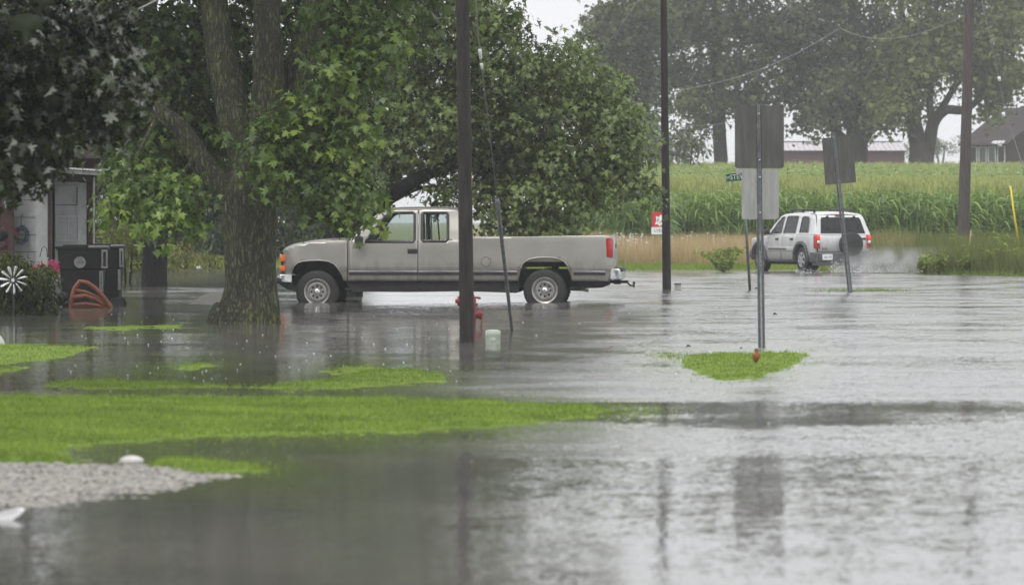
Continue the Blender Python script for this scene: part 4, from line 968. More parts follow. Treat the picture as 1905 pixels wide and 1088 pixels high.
mb.grid([[(a+.01, .72, za-.06), (a+.01, .58, za-.06)], [(b-.01, .9, zb+.06), (b-.01, .66, zb+.06)]])
mb.box(b-.004, b+.02, -.93, .93, q(0, 523)[1], zb)
mb.build('cab_back', M['taupe'], T)
mb = MB(); mb.grid([[(a+.012, -.58, za-.06), (a+.012, .58, za-.06)], [(b-.008, -.66, zb+.06), (b-.008, .66, zb+.06)]]); mb.build('rear_window', M['glass'], T)
# bed inside, tailgate
mb = MB(); x0, x1 = q(862, 0)[0], q(1138, 0)[0]
mb.box(x0, x1, -.86, .86, q(0, 487)[1], q(0, 484)[1])
for s_ in (-1, 1):
    mb.box(x0, x1, s_*.90-.012, s_*.90+.012, q(0, 484)[1], q(0, 444)[1]); mb.rbox(x0, x1, s_*.93-.035, s_*.93+.04, q(0, 443)[1]-.01, q(0, 441.5)[1]+.006, .008)
mb.box(x0-.02, x0, -.90, .90, q(0, 484)[1], q(0, 444)[1]); mb.build('cargo_bed', M['taupe'], T)
mb = MB(); mb.rbox(q(1136, 0)[0], q(1142, 0)[0], -.80, .80, q(0, 502)[1], q(0, 440)[1], .012); tg = mb.build('tailgate', M['taupe'], T, True, auto=40)
mb = MB(); mb.rbox(q(1141, 0)[0], q(1143.5, 0)[0], -.12, .12, q(0, 462)[1], q(0, 454)[1], .006); mb.build('handle', M['trim'], tg)
for s_ in (-1, 1):
    mb = MB(); a, b = q(1126.5, 0)[0], q(1140.5, 0)[0]; mb.rbox(a, b, s_*.895-.085, s_*.895+.088, q(0, 479.5)[1], q(0, 443)[1], .022); mb.build('tail_light', M['redlens'], T, True, auto=40)
    mb = MB(); mb.rbox(a+.02, b+.012, s_*.86-.05, s_*.86+.05, q(0, 488)[1], q(0, 480.5)[1], .008); mb.build('reversing_light', M['clear'], T, True, auto=40)
# front end
for s_ in (-1, 1):
    for (y0, y1) in ((487, 474), (505, 494)):
        mb = MB(); mb.rbox(q(518.2, 0)[0], q(528.5, 0)[0], s_*.865-.055, s_*.865+.075, q(0, y0)[1], q(0, y1)[1], .015); mb.build('side_marker_light', M['amber'], T, True, auto=40)
    mb = MB(); mb.rbox(q(517, 0)[0], q(524, 0)[0], s_*.66-.14, s_*.66+.14, q(0, 488)[1], q(0, 473)[1], .012); mb.build('headlight', M['clear'], T, True, auto=40)
mb = MB()
for k in range(6): mb.box(q(517.5, 0)[0], q(520, 0)[0], -.52, .52, q(0, 503-k*5.5)[1], q(0, 501-k*5.5)[1])
mb.box(q(520.5, 0)[0], q(526, 0)[0], -.86, .86, q(0, 508)[1], q(0, 468)[1]); mb.build('grille', M['trim'], T)
def bumper(name, xa, xb, side_x, z0, z1, mat, back=False):
    mb = MB(); h = .96; xs_ = [(side_x, -h), (xa+(xb-xa)*.35, -h+.01), (xa, -h+.13), (xa, h-.13), (xa+(xb-xa)*.35, h-.01), (side_x, h)]
    P = []
    for zz, o_ in ((z0, .02), (z0+.02, 0), (z1-.02, 0), (z1, .03)): P.append([(x+(o_ if not back else -o_), y*(1-o_*.3), zz) for x, y in xs_])
    mb.grid(P); mb.grid([P[-1], [(x+(.16 if not back else -.10), y*.9, z1-.006) for x, y in xs_]])
    o = mb.build(name, mat, T, True, auto=40); so = o.modifiers.new('thick', 'SOLIDIFY'); so.thickness = .008; so.offset = 0; return o
fb = bumper('front_bumper', q(512.5, 0)[0], q(530, 0)[0], q(541, 0)[0], q(0, 526)[1], q(0, 511)[1], M['chrome'])
mb = MB(); mb.rbox(q(511.8, 0)[0], q(539, 0)[0], -.955, .955, q(0, 527.5)[1], q(0, 516.5)[1], .02); mb.build('bumper_pad', M['trim'], fb, True, auto=40)
mb = MB(); mb.prism(qq([(515, 528), (541, 527), (556, 541), (550, 543.5), (530, 538)]), -.86, .86); mb.build('front_valance', M['under'], T)
rb = bumper('rear_bumper', q(1158, 0)[0], q(1146, 0)[0], q(1136, 0)[0], q(0, 520)[1], q(0, 500)[1], M['chrome'], True)
mb = MB(); mb.rbox(q(1137, 0)[0], q(1159.5, 0)[0], -.94, .94, q(0, 505)[1], q(0, 499)[1], .008); mb.build('bumper_step', M['trim'], rb, True, auto=40)
# underbody, liners, axle, exhaust, hitch
mb = MB(); mb.prism(qq([(640, 521), (962, 521), (966, 541), (960, 545), (900, 543), (860, 542), (760, 543.5), (700, 543), (655, 543)]), -.90, .90)
mb.prism(qq([(1066, 521), (1134, 521), (1128, 532), (1120, 535), (1068, 537)]), -.86, .86)
mb.box(q(530, 0)[0], q(1130, 0)[0], -.55, -.42, q(0, 532)[1], q(0, 520)[1]); mb.box(q(530, 0)[0], q(1130, 0)[0], .42, .55, q(0, 532)[1], q(0, 520)[1])
mb.box(q(528, 0)[0], q(660, 0)[0], -.45, .45, q(0, 540)[1], q(0, 470)[1])
mb.tube([(q(588, 0)[0], -.7, .2), (q(588, 0)[0], .7, .2)], .05, n=8); mb.tube([(q(1014, 0)[0], -.7, .22), (q(1014, 0)[0], .7, .22)], .055, n=8)
mb.build('underbody', M['under'], T)
for x0, x1, zt in ((541, 640, 482), (962, 1066, 476.5)):
    for s_ in (-1, 1):
        mb = MB(); P = []
        for t_ in np.linspace(0, math.pi, 13):
            cx, rx = (x0+x1)/2, (x1-x0)/2+2; zz = q(0, 530)[1]+(q(0, zt)[1]-q(0, 530)[1])*math.sin(t_)**.55
            P.append([(q(cx+rx*math.cos(t_), 0)[0], s_*y_, zz) for y_ in (.93, .50)])
        mb.grid(P)
        if x0 == 541: mb.box(q(541, 0)[0], q(640, 0)[0], s_*.50-.01, s_*.50+.01, q(0, 535)[1], q(0, 482)[1])
        else:      # the rear ones leave a slit between bed floor and frame
            mb.box(q(960, 0)[0], q(1066, 0)[0], s_*.52-.01, s_*.52+.01, q(0, 497)[1], q(0, 477)[1])
            mb.box(q(960, 0)[0], q(1066, 0)[0], s_*.52-.01, s_*.52+.01, q(0, 535)[1], q(0, 501.5)[1])
            mb.box(q(1024, 0)[0], q(1033, 0)[0], s_*.25-.25, s_*.25+.25, q(0, 510)[1], q(0, 486)[1])
        mb.build('wheel_housing', M['under'], T)
mb = MB(); mb.tube([(q(1060, 0)[0], -.55, q(0, 538)[1]), (q(1084, 0)[0], -.62, q(0, 539)[1]), (q(1093, 0)[0], -.66, q(0, 541)[1])], .03, n=10); mb.build('exhaust_pipe', M['steel'], T, True)
mb = MB(); mb.rbox(q(1130, 0)[0], q(1166, 0)[0], -.03, .03, q(0, 528)[1], q(0, 522.5)[1], .006); mb.rbox(q(1138, 0)[0], q(1152, 0)[0], -.06, .06, q(0, 530)[1], q(0, 521)[1], .01)
mb.tube([(q(1163, 0)[0], 0, q(0, 525)[1]), (q(1169, 0)[0], 0, q(0, 532)[1]), (q(1178, 0)[0], 0, q(0, 533)[1])], .016, n=8)
h = mb.build('tow_hitch', M['under'], T, True, auto=40)
mb = MB(); mb.sphere((q(1176.5, 0)[0], 0, q(0, 527.5)[1]), .026); mb.tube([(q(1176.5, 0)[0], 0, q(0, 536)[1]), (q(1176.5, 0)[0], 0, q(0, 527)[1])], .015, n=8); mb.build('tow_ball', M['under'], h, True)
# door details
for s_, d in zip((-1, 1), doors):
    mb = MB(); a, z1 = q(758, 463); b, z0 = q(776, 471.5); y = ym(0, z0)
    mb.rbox(a, b, s_*(y+.006)-.008, s_*(y+.006)+.010, z0, z1, .006); mb.build('door_handle', M['trim'], d, True, auto=40)
    mb = MB(); a, z1 = q(660, 439.5); b, z0 = q(675.5, 455)
    mb.rbox(a, b, s_*1.06-.07, s_*1.06+.08, z0+.02, z1, .03); mb.tube([(a+.1, s_*.95, z0+.04), (a+.08, s_*1.03, z0+.05)], .02, n=6); mb.build('wing_mirror', M['trim'], d, True, auto=40)
mb = MB(); x, z = q(904.5, 487)
mb.tube([(x+.087*math.cos(t_), -ymb(x, z)-.002, z+.087*math.sin(t_)) for t_ in np.linspace(0, 2*math.pi, 28)[:-1]], .0035, n=4, closed=True); mb.build('fuel_filler_flap', M['under'], T)
mb = MB(); x, z = q(838, 446); mb.rbox(x-.02, x+.03, -ym(x, z)-.004, -ym(x, z)+.01, z-.008, z+.008, .003); mb.build('badge', M['trim'], T)
# interior
mb = MB()
for x0, x1, zt in ((735, 762, 425), (800, 822, 432)):
    for ya, yb in ((-.68, -.1), (.1, .68)):
        Mx = Matrix.Identity(4); a, b = q(x0, 0)[0], q(x1, 0)[0]; mb.rbox(b-.16, b, ya, yb, .45, q(0, zt+26)[1], .05); mb.rbox(a-.15, b, ya, yb, .4, .6, .05)
mb.build('seat', M['seat'], T, True, auto=50)
mb = MB(); mb.rbox(q(648, 0)[0], q(688, 0)[0], -.80, .80, .55, q(0, 447)[1], .05); mb.rbox(q(640, 0)[0], q(860, 0)[0], -.84, .84, .22, .27, .01); mb.build('dashboard', M['seat'], T, True, auto=50)
mb = MB(); cx, cz = q(707, 441)
Mx = Matrix.Translation((cx, -.38, cz)) @ Matrix.Rotation(R(-62), 4, 'Y')
mb.tube([Mx @ Vector((.19*math.cos(t_), .19*math.sin(t_), 0)) for t_ in np.linspace(0, 2*math.pi, 25)[:-1]], .016, n=6, closed=True)
mb.tube([Mx @ Vector((0, -.18, 0)), Mx @ Vector((0, .18, 0))], .02, n=6); mb.tube([Mx @ Vector((0, 0, 0)), Vector((q(680, 0)[0], -.38, .95))], .03, n=6); mb.build('steering_wheel', M['trim'], T, True)
for wx, wz in ((588.5, 543), (1013.5, 540)):
    for s_ in (-1, 1):
        x, z = q(wx, wz); wheel(T, x, s_*.83, z, .385, .225, .24, s_, 'steel')

# --- the white off-roader driving away
SVr = R(23)
YS = YG(507.5); sp = W(1523, 507.5, YS)       # rear left corner on the ground
SS = FPX/YS
fw = Vector((-math.sin(SVr), math.cos(SVr), 0)); rt = Vector((math.cos(SVr), math.sin(SVr), 0))
# local: x forward, y left ; rear bumper at x=0
rot = math.atan2(fw.y, fw.x)
so_ = sp+rt*.80; so_.z = 0.0
V_ = empty('offroad_car', (so_.x, so_.y, 0), 'white off-road estate car driving away through shallow water with spray at its wheels', 'car', rz=rot)
hs_ = interp([.25, .4, .55, .9, 1.04, 1.10, 1.3, 1.5, 1.62, 1.70], [.86, .90, .915, .905, .89, .87, .82, .765, .725, .66])
def sm(x, z):
    y = hs_(z)
    if x < .30: y -= .10*((.30-x)/.30)**2
    if x > 3.9: y -= .16*((x-3.9)/.4)**2
    return y
ra, fa, wr = .88, 3.53, .42
def arc(cx, cz, r_, a0, a1, n_=12): return [(cx+r_*math.cos(R(a)), cz+r_*math.sin(R(a))) for a in np.linspace(a0, a1, n_)]
low = [(.06, .52), (.05, .70), (.05, .95), (.08, 1.06), (.9, 1.07), (2.0, 1.06), (3.0, 1.03), (3.12, 1.02), (3.7, .985), (4.1, .93), (4.26, .84), (4.30, .55)]+[(4.05, .42)]+arc(fa, .40, wr, 0, 180)+[(3.05, .36), (1.4, .36)]+arc(ra, .40, wr, 0, 180)[0:12]+[(.3, .44)]
# door seams: three side panels
def cutx(poly, xa, xb):
    def clip(P, f, inter):
        out = []
        for i in range(len(P)):
            a_, b_ = P[i], P[(i+1) % len(P)]
            if f(a_): out.append(a_)
            if f(a_) != f(b_): out.append(inter(a_, b_))
        return out
    def it(X): return lambda a_, b_: (X, a_[1]+(b_[1]-a_[1])*(X-a_[0])/(b_[0]-a_[0]))
    P = clip(poly, lambda p: p[0] >= xa, it(xa)); return clip(P, lambda p: p[0] <= xb, it(xb))
D = .006
shell('rear_quarter', cutx(low, 0, 1.22-D), [], sm, M['silver'], V_, .12, .06)
shell('rear_door', cutx(low, 1.22+D, 2.13-D), [], sm, M['silver'], V_, .12, .06)
shell('front_door', cutx(low, 2.13+D, 3.08-D), [], sm, M['silver'], V_, .12, .06)
shell('front_fender', cutx(low, 3.08+D, 5), [], sm, M['silver'], V_, .12, .06)
green = [(.08, 1.07), (.16, 1.3), (.28, 1.55), (.36, 1.62), (.8, 1.665), (1.6, 1.675), (2.2, 1.65), (2.42, 1.60), (2.75, 1.35), (3.10, 1.04), (2.0, 1.07), (.9, 1.08)]
w1 = [(.52, 1.12), (.62, 1.45), (.70, 1.56), (1.02, 1.58), (1.10, 1.53), (1.08, 1.12)]
w2 = [(1.30, 1.11), (1.32, 1.56), (1.40, 1.59), (1.98, 1.59), (2.04, 1.55), (2.08, 1.10)]
w3 = [(2.20, 1.10), (2.18, 1.55), (2.26, 1.575), (2.38, 1.545), (2.62, 1.34), (2.90, 1.08)]
shell('window_pillars', green, [w1, w2, w3], sm, M['silver'], V_, .2, .06)
for wq in (w1, w2, w3):
    for s_ in (-1, 1):
        mb = MB(); P = [Vector((x, s_*(sm(x, z)-.006), z)) for x, z in wq]; mb.tube(P, .012, n=5, closed=True); fr = mb.build('side_window', M['trim'], V_)
        mb = MB(); mb.add([(p.x, p.y-s_*.003, p.z) for p in P], [tuple(t_) for t_ in tessellate_polygon([[Vector((p.x, p.z, 0)) for p in P]])]); mb.build('pane', M['halftint' if wq is w3 else 'tint'], fr)
        if wq is w2: mb = MB(); mb.tube([(1.52, s_*(sm(0, 1.11)-.03), 1.11), (1.50, s_*(sm(1.5, 1.58)-.0), 1.58)], .014, n=5); mb.build('divider', M['trim'], fr)
def loft2(name, sts, mat, crown_=.03, pw=2.2, n=14): return loft(name, sts, mat, V_, n, crown_, True, pw)
loft2('roof', [(.30, 1.60, .70), (.36, 1.645, .685), (.6, 1.665, .675), (1.4, 1.68, .67), (2.1, 1.66, .675), (2.36, 1.62, .69), (2.44, 1.59, .71)], M['silver'], .045, 3)
loft2('bonnet', [(3.02, 1.02, .88), (3.4, 1.0, .86), (3.8, .96, .84), (4.1, .91, .78), (4.24, .84, .74), (4.28, .7, .74)], M['silver'], .05, 4)
loft2('windscreen', [(2.44, 1.59, .70), (2.75, 1.34, .78), (3.08, 1.05, .84)], M['halftint'], .02)
# rear: tailgate with window
mb = MB(); mb.grid([[(x_, y_, z_) for y_ in np.linspace(-.80, .80, 9)] for x_, z_ in ((.05, .56), (.03, .62), (.02, .80), (.03, 1.0), (.06, 1.06))]); tgt = mb.build('tailgate', M['silver'], V_, True)
tgt.modifiers.new('thick', 'SOLIDIFY').thickness = .02
def rearx(z): return float(np.interp(z, [1.06, 1.3, 1.55, 1.62], [.05, .13, .25, .31]))
rw = [(-.70, 1.10), (-.62, 1.50), (-.58, 1.555), (.58, 1.555), (.62, 1.50), (.70, 1.10)]
mb = MB()
outl = [(-.86, 1.06), (-.74, 1.50), (-.70, 1.62), (.70, 1.62), (.74, 1.50), (.86, 1.06)]
for i in range(6):
    j = (i+1) % 6; a_, b_, c_, d_ = outl[i], outl[j], rw[j], rw[i]
    mb.add([(rearx(a_[1]), a_[0], a_[1]), (rearx(b_[1]), b_[0], b_[1]), (rearx(c_[1]), c_[0], c_[1]), (rearx(d_[1]), d_[0], d_[1])], [(0, 1, 2, 3)])
mb.build('rear_window_frame', M['silver'], V_)
mb = MB(); mb.add([(rearx(z)-.004, y*1.01, z) for y, z in rw], [(0, 1, 2, 3, 4, 5)]); gl = mb.build('rear_window', M['tint'], V_)
for y_ in (-.42, .42): mb = MB(); mb.rbox(.18, .25, y_-.03, y_+.03, 1.54, 1.60, .01); mb.build('window_hinge', M['trim'], gl)
mb = MB(); mb.rbox(.235, .30, -.14, .14, 1.60, 1.645, .01); mb.build('high_brake_light', M['redlens'], V_)
mb = MB(); mb.rbox(-.0, .05, -.70, -.48, .92, .98, .01); mb.build('tailgate_handle', M['trim'], tgt)
for s_ in (-1, 1):
    mb = MB(); mb.rbox(.005, .20, s_*.80-.065, s_*.80+.085, .66, 1.07, .05, seg=3); tl_ = mb.build('tail_light', M['redlens'], V_, True, auto=50)
    mb = MB(); mb.sphere((.0, s_*.80, .99), (.022, .055, .055)); mb.build('brake_lamp', M['brake'], tl_, True)
    mb = MB(); mb.sphere((.0, s_*.80, .86), (.024, .055, .05)); mb.build('reversing_lamp', M['clear'], tl_, True)
    mb = MB(); mb.rbox(.62, 2.1, s_*.62-.028, s_*.62+.028, 1.745, 1.79, .014)
    for xx in (.66, 1.35, 2.04): mb.rbox(xx-.05, xx+.05, s_*.60-.022, s_*.60+.022, 1.66, 1.75, .012)
    mb.build('roof_rail', M['trim'], V_, True, auto=40)
    for cx in (ra, fa):
        mb = MB(); P = []
        for x, z in arc(cx, .40, wr, -8, 188, 18):
            dx, dz = (x-cx)/wr, (z-.40)/wr; y0 = sm(x, max(.3, z))
            P.append([(x+dx*.07, s_*(y0-.01), z+dz*.07), (x+dx*.075, s_*(y0+.035), z+dz*.07), (x, s_*(y0+.05), z), (x-dx*.01, s_*(y0-.25), z-dz*.01)])
        mb.grid(P); o = mb.build('wheel_flare', M['cladding'], V_, True, auto=50)
    mb = MB(); mb.rbox(1.4, 2.98, s_*.905-.015, s_*.905+.03, .60, .72, .012); sg = mb.build('side_moulding', M['silver'], V_, True, auto=40)
    mb = MB(); mb.rbox(1.75, 2.9, s_*.925-.0, s_*.925+.016 if s_ > 0 else s_*.925+.0, .635, .68, .004) if s_ > 0 else mb.rbox(1.75, 2.9, s_*.925-.016, s_*.925, .635, .68, .004); mb.build('moulding_insert', M['cladding'], sg)
    mb = MB(); mb.rbox(1.33, 3.08, s_*.86-.03, s_*.86+.02, .30, .37, .015); mb.build('sill', M['cladding'], V_, True, auto=40)
    mb = MB(); mb.rbox(2.78, 2.90, s_*1.02-.09, s_*1.02+.09, 1.06, 1.21, .03); mb.tube([(2.85, s_*.86, 1.08), (2.85, s_*.96, 1.10)], .025, n=6); mb.build('wing_mirror', M['trim'], V_, True, auto=50)
    for hx in (1.40, 2.32): mb = MB(); mb.rbox(hx-.0, hx+.17, s_*.90-.01, s_*.90+.025, .91, .965, .012); mb.build('door_handle', M['trim'], V_, True, auto=40)
mb = MB()
Pb = []
for zz, ex in ((.30, .04), (.34, 0), (.54, -.02), (.57, .03)):
    Pb.append([(.30, -.93, zz), (.06+ex, -.90, zz), (-.04+ex, -.78, zz), (-.06+ex, 0, zz), (-.04+ex, .78, zz), (.06+ex, .90, zz), (.30, .93, zz)])
mb.grid(Pb); mb.grid([Pb[-1], [(x+.16, y*.95, .575) for x, y, z in Pb[-1]]]); mb.rbox(.0, .3, -.86, .86, .2, .45, .02)
mb.build('rear_bumper', M['cladding'], V_, True, auto=50)
mb = MB(); mb.rbox(4.18, 4.40, -.82, .82, .38, .62, .05); mb.build('front_bumper', M['cladding'], V_, True, auto=50)
mb = MB(); mb.box(.2, 4.2, -.62, .62, .22, .42); mb.box(.45, 1.3, -.62, .62, .3, .85); mb.box(3.1, 4.0, -.62, .62, .3, .85); mb.tube([(ra, -.7, .34), (ra, .7, .34)], .06, n=8); mb.build('underbody', M['under'], V_)
mb = MB()
for y_ in (-.38, .38): mb.rbox(2.1, 2.25, y_-.25, y_+.25, .6, 1.28, .05); mb.rbox(2.1, 2.22, y_-.12, y_+.12, 1.26, 1.45, .04)
mb.rbox(1.1, 1.25, -.62, .62, .6, 1.22, .05); mb.rbox(.3, 2.9, -.72, .72, .5, .6, .02); mb.build('seat', M['seat'], V_, True, auto=50)
for cx in (ra, fa):
    for s_ in (-1, 1): wheel(V_, cx, s_*.78, .36, .36, .21, .22, s_, 'alloy')
# spare wheel in a cover
mb = MB(); mb.lathe([(.02, -.225), (.30, -.215), (.335, -.19), (.345, -.05), (.33, -.0), (.02, -.0)], (.02, -.18, .80), 'X', 32); mb.build('spare_wheel', M['rubber'], V_, True, auto=40)
# number plate
mb = MB(); mb.rbox(-.085, -.07, .40, .72, .36, .52, .004); pl = mb.build('number_plate', M['white'], V_)
def text_obj(name, body, size, mat, parent, loc, rot_, ext=.001, align='CENTER', sx=1):
    cu = bpy.data.curves.new(name, 'FONT'); cu.body = body; cu.size = size; cu.align_x = align; cu.align_y = 'CENTER'; cu.extrude = ext; cu.resolution_u = 3
    tmp = bpy.data.objects.new(name+'_c', cu); COL.objects.link(tmp); bpy.context.view_layer.update()
    me = bpy.data.meshes.new_from_object(tmp.evaluated_get(bpy.context.evaluated_depsgraph_get())); bpy.data.objects.remove(tmp)
    me.materials.clear(); me.name = name; o = link(name, me, mat, parent); o.location = loc; o.rotation_euler = rot_; o.scale = (sx, 1, 1); return o
text_obj('plate_characters', '160 SM', .085, M['cladding'], pl, (-.088, .56, .44), (R(90), 0, R(-90)))
text_obj('badge', 'Jeep', .11, M['cladding'], tgt, (.005, .60, .68), (R(90), 0, R(-90)))

# ---------------------------------------------------------------- poles, wires, road signs
def pole(pts, Y, label, mat, top=None, zb=-.3, name='utility_pole'):
    (xa, ya, wa), (xb, yb, wb) = pts            # top and bottom in photo pixels
    B = W(xb, yb, Y); A = W(xa, ya, Y); d = (A-B)/(A.z-B.z); t = empty(name, B, label, 'pole', None)
    Hh = top; ra_, rb_ = wa*Y/FPX/2, wb*Y/FPX/2; mb = MB(); P, Rr = [], []
    for z in np.linspace(zb, Hh, 24):
        p = B+d*(z-B.z); k = (z-B.z)/(A.z-B.z); P.append(p-B); Rr.append(max(.05, rb_+(ra_-rb_)*k))
    mb.tube(P, Rr, n=18, nz=.02, nf=2); mb.build('shaft', mat, t, True, auto=60)
    return t, (lambda z: B+d*(z-B.z))
Yp1 = YG(637); p1, f1 = pole([(860.5, 0, 25), (869, 638, 28)], Yp1, 'dark wooden pole in front of the pickup, hiding the back of its cab', M['polewood'], 8.2)
Yp2 = YG(539); p2, f2 = pole([(1234.5, 0, 12.5), (1240.5, 540, 16.5)], Yp2, 'dark wooden pole beside the small grey box, right of the maple', M['polewood'], 9.5)
Yp3 = 126.0; p3, f3 = pole([(1804, 0, 17), (1791, 480, 23)], Yp3, 'tall grey wooden pole among the weeds at the right, a wire running from it', M['polegrey'], 10.5, -.2)
Yp4 = 190.0; p4, f4 = pole([(1113, 200, 6), (1116, 385, 7)], Yp4, 'thin far pole just visible under the maple boughs', M['polegrey'], 8.0, 0)
for pp, ff, Y in ((p1, f1, Yp1), (p2, f2, Yp2), (p3, f3, Yp3)):      # crossarm with insulators, above the picture
    top = ff(7.6 if pp is p1 else 8.9 if pp is p2 else 9.8)-pp.location
    mb = MB(); mb.box(top.x-1.1, top.x+1.1, top.y-.17, top.y-.08, top.z-.05, top.z+.06); ca = mb.build('crossarm', M['polegrey'], pp)
    for dx in (-1, -.4, .4, 1):
        mb = MB(); mb.lathe([(.02, 0), (.045, .02), (.05, .05), (.03, .08), (.04, .11), (.01, .13)], (top.x+dx, top.y-.125, top.z+.06), n=10); mb.build('insulator', M['insul'], ca, True)
mb = MB(); a = W(876.5, 321, Yp1); b = W(877.5, 357, Yp1); mb.rbox(a.x-.010-p1.location.x, a.x+.012-p1.location.x, -.02, .02, b.z-p1.location.z, a.z-p1.location.z, .006)
mb.build('marker_tag', M['yellow'], p1)
def wire(name, pts, r, mat, label, cat='wire', n=5, group=None):
    mb = MB(); o0 = Vector(pts[0]); mb.tube([Vector(p)-o0 for p in pts], r, n=n); o = mb.build(name, mat, None, True); o.location = o0; return tag(o, label, cat, group)
def sag(a, b, s_, n=24): return [a.lerp(b, k/n)-Vector((0, 0, s_*4*(k/n)*(1-k/n))) for k in range(n+1)]
# guy of the first pole
g0 = W(884, -250, Yp1+.3); g1 = W(889, 62, Yp1+1.0); g2 = W(925, 372, Yp1+2.0); g3 = W(952.5, 614, YG(614))
GY = empty('guy_wire', (g3.x, g3.y, 0), 'thin guy wire with pale insulators and grey guard rod, right of the first pole', 'guy wire'); L0 = GY.location
mb = MB(); mb.tube([f1(7.4)-L0, g1-L0, g2-L0], .007, n=5); mb.build('cable', M['wire'], GY, True)
mb = MB(); mb.tube([g2-L0, g3-L0, g3+(g3-g2)*.1-L0], [.028, .023, .02], n=10); mb.build('guard_rod', M['galv'], GY, True)
for y0, y1, w_ in ((91, 110, 7.5), (117, 128, 6)):
    a = g1.lerp(g2, (y0-62)/310)-L0; b = g1.lerp(g2, (y1-62)/310)-L0; d = (b-a); mb = MB()
    mb.tube([a+d*k for k in (0, .1, .45, .55, .9, 1)], [w_*.4*Yp1/FPX*m_ for m_ in (.6, 1.15, 1.2, 1.05, 1.1, .5)], n=12); mb.build('insulator', M['insul'], GY, True)
# guy of the third pole, with yellow guard
YQ = 122.0
GY2 = empty('guy_wire', (X_(1896, YQ), YQ, .2), 'thin guy wire slanting down at the right edge to a yellow guard', 'guy wire'); L0 = GY2.location
mb = MB(); mb.tube([f3(10.2)-L0, W(1822, -20, YQ+1)-L0, W(1850, 108, YQ+1)-L0, W(1872, 215, YQ+1)-L0, W(1900, 300, YQ)-L0, W(1906, 330, YQ)-L0], .008, n=5)
mb.build('cable', M['wire'], GY2, True)
mb = MB()
for k in range(2): a = W(1858+k*8, 143+k*66, YQ+1)-L0; mb.tube([a, a-Vector((-.03, 0, .13))], .045, n=8); mb.build('insulator', M['insul'], GY2, True); mb = MB()
gg = empty('guy_guard', (X_(1897, 121), 121, .2), 'yellow plastic guy guard standing slanted at the right edge among weeds', 'guy guard')
mb = MB(); mb.tube([W(1880, 346, 121)-gg.location, W(1886, 395, 121)-gg.location, W(1898, 475, 121)-gg.location], [.022, .03, .03], n=10); mb.build('sleeve', M['yellow'], gg, True)
mb = MB(); mb.tube([W(1878, 336, 121)-gg.location, W(1880.5, 348, 121)-gg.location], .009, n=6); mb.build('cable_end', M['wire'], gg)
stk = empty('wooden_stake', (X_(1801, 121), 121, .15), 'short pale wooden stake close to the foot of the third pole', 'stake')
mb = MB(); mb.tube([W(1807, 428, 121)-stk.location, W(1801, 478, 121)-stk.location], .028, n=4); mb.build('shaft', pm('pale_wood', (.40, .33, .2), .8, var=.2, vs=9), stk)
# overhead wires
wire('overhead_wire', sag(W(1190, -4, 95), W(1112, 104, 84), .05), .008, M['wiredark'], 'dark wire slanting down into the maple top left of the second pole')
A3 = W(1801, 24, Yp3); B3 = W(1562, 52, 190)
wire('overhead_wire', sag(A3, B3, .62), .011, M['wire'], 'pale sagging wire from the third pole across the field trees')
wire('overhead_wire', sag(B3, W(1212, 174, 150), .55), .010, M['wire'], 'long faint wire falling from the field trees to the second pole')
wire('overhead_wire', sag(W(1208, 230, 160), W(1420, 214, 200), .25), .009, M['wire'], 'faint nearly level wire in front of the straight field tree')
wire('overhead_wire', sag(W(236, 28, 58), W(330, -20, 58), .01), .017, M['wire'], 'pale cable end crossing the leaves at the top left')
wire('overhead_wire', sag(W(1093, 340, 189), W(1118, 376, 189), .3), .014, M['wiredark'], 'short slack black cable at the thin far pole')

def upost(mb, a, b, w_, hole=True, face=Vector((0, -1, 0))):
    """U channel post with a row of real holes between a (bottom) and b (top)"""
    d = (b-a); L = d.length; d.normalize(); sd = d.cross(face).normalized(); nn = sd.cross(d)
    def P(u, v, t): return a+sd*u+nn*v+d*t
    def bar(u0, u1, v0, v1, t0, t1):
        vs = [P(u, v, t) for t in (t0, t1) for v in (v0, v1) for u in (u0, u1)]
        mb.add(vs, [(0, 2, 3, 1), (4, 5, 7, 6), (0, 1, 5, 4), (2, 6, 7, 3), (0, 4, 6, 2), (1, 3, 7, 5)])
    h = w_/2; th = .004
    bar(-h*.45, -.0065, -th, 0, 0, L); bar(.0065, h*.45, -th, 0, 0, L)
    t = .012
    while t < L-.01: bar(-.0064, .0064, -th+.0003, -.0003, t, t+.0125); t += .0254
    for q_ in (-1, 1):
        # slanting walls and outer flanges
        vs = [P(q_*h*.45, 0, 0), P(q_*h*.62, -.032, 0), P(q_*h*.62, -.032, L), P(q_*h*.45, 0, L), P(q_*(h*.45+.004), 0, 0), P(q_*(h*.62+.004), -.032, 0), P(q_*(h*.62+.004), -.032, L), P(q_*(h*.45+.004), 0, L)]
        mb.add(vs, [(0, 1, 2, 3), (4, 5, 6, 7), (0, 1, 5, 4), (3, 2, 6, 7)])
        bar(min(q_*h*.62, q_*h), max(q_*h*.62, q_*h), -.036, -.032, 0, L)
def plate(mb, c, w_, h_, r_, th, tilt=0, yaw=0):
    Mx = Matrix.Translation(c) @ Matrix.Rotation(yaw, 4, 'Z') @ Matrix.Rotation(tilt, 4, 'Y'); pts = []
    for cx, cz, a0 in ((w_/2-r_, h_/2-r_, 0), (-w_/2+r_, h_/2-r_, 90), (-w_/2+r_, -h_/2+r_, 180), (w_/2-r_, -h_/2+r_, 270)):
        for k in range(6): a = R(a0+k*18); pts.append((cx+r_*math.cos(a), cz+r_*math.sin(a)))
    mb.prism(pts, -th/2, th/2, M=Mx)
Ys = YG(646)
t = empty('road_sign', (X_(1417.5, Ys), Ys, 0), 'two blank sign backs, dark above light, on a perforated steel post at the grass island', 'road sign'); L0 = t.location
mb = MB(); a = W(1417.5, 652, Ys); b = W(1411, 194, Ys); upost(mb, a-L0-Vector((0, .0, .1)), b-L0, .082); mb.build('post', M['galv'], t)
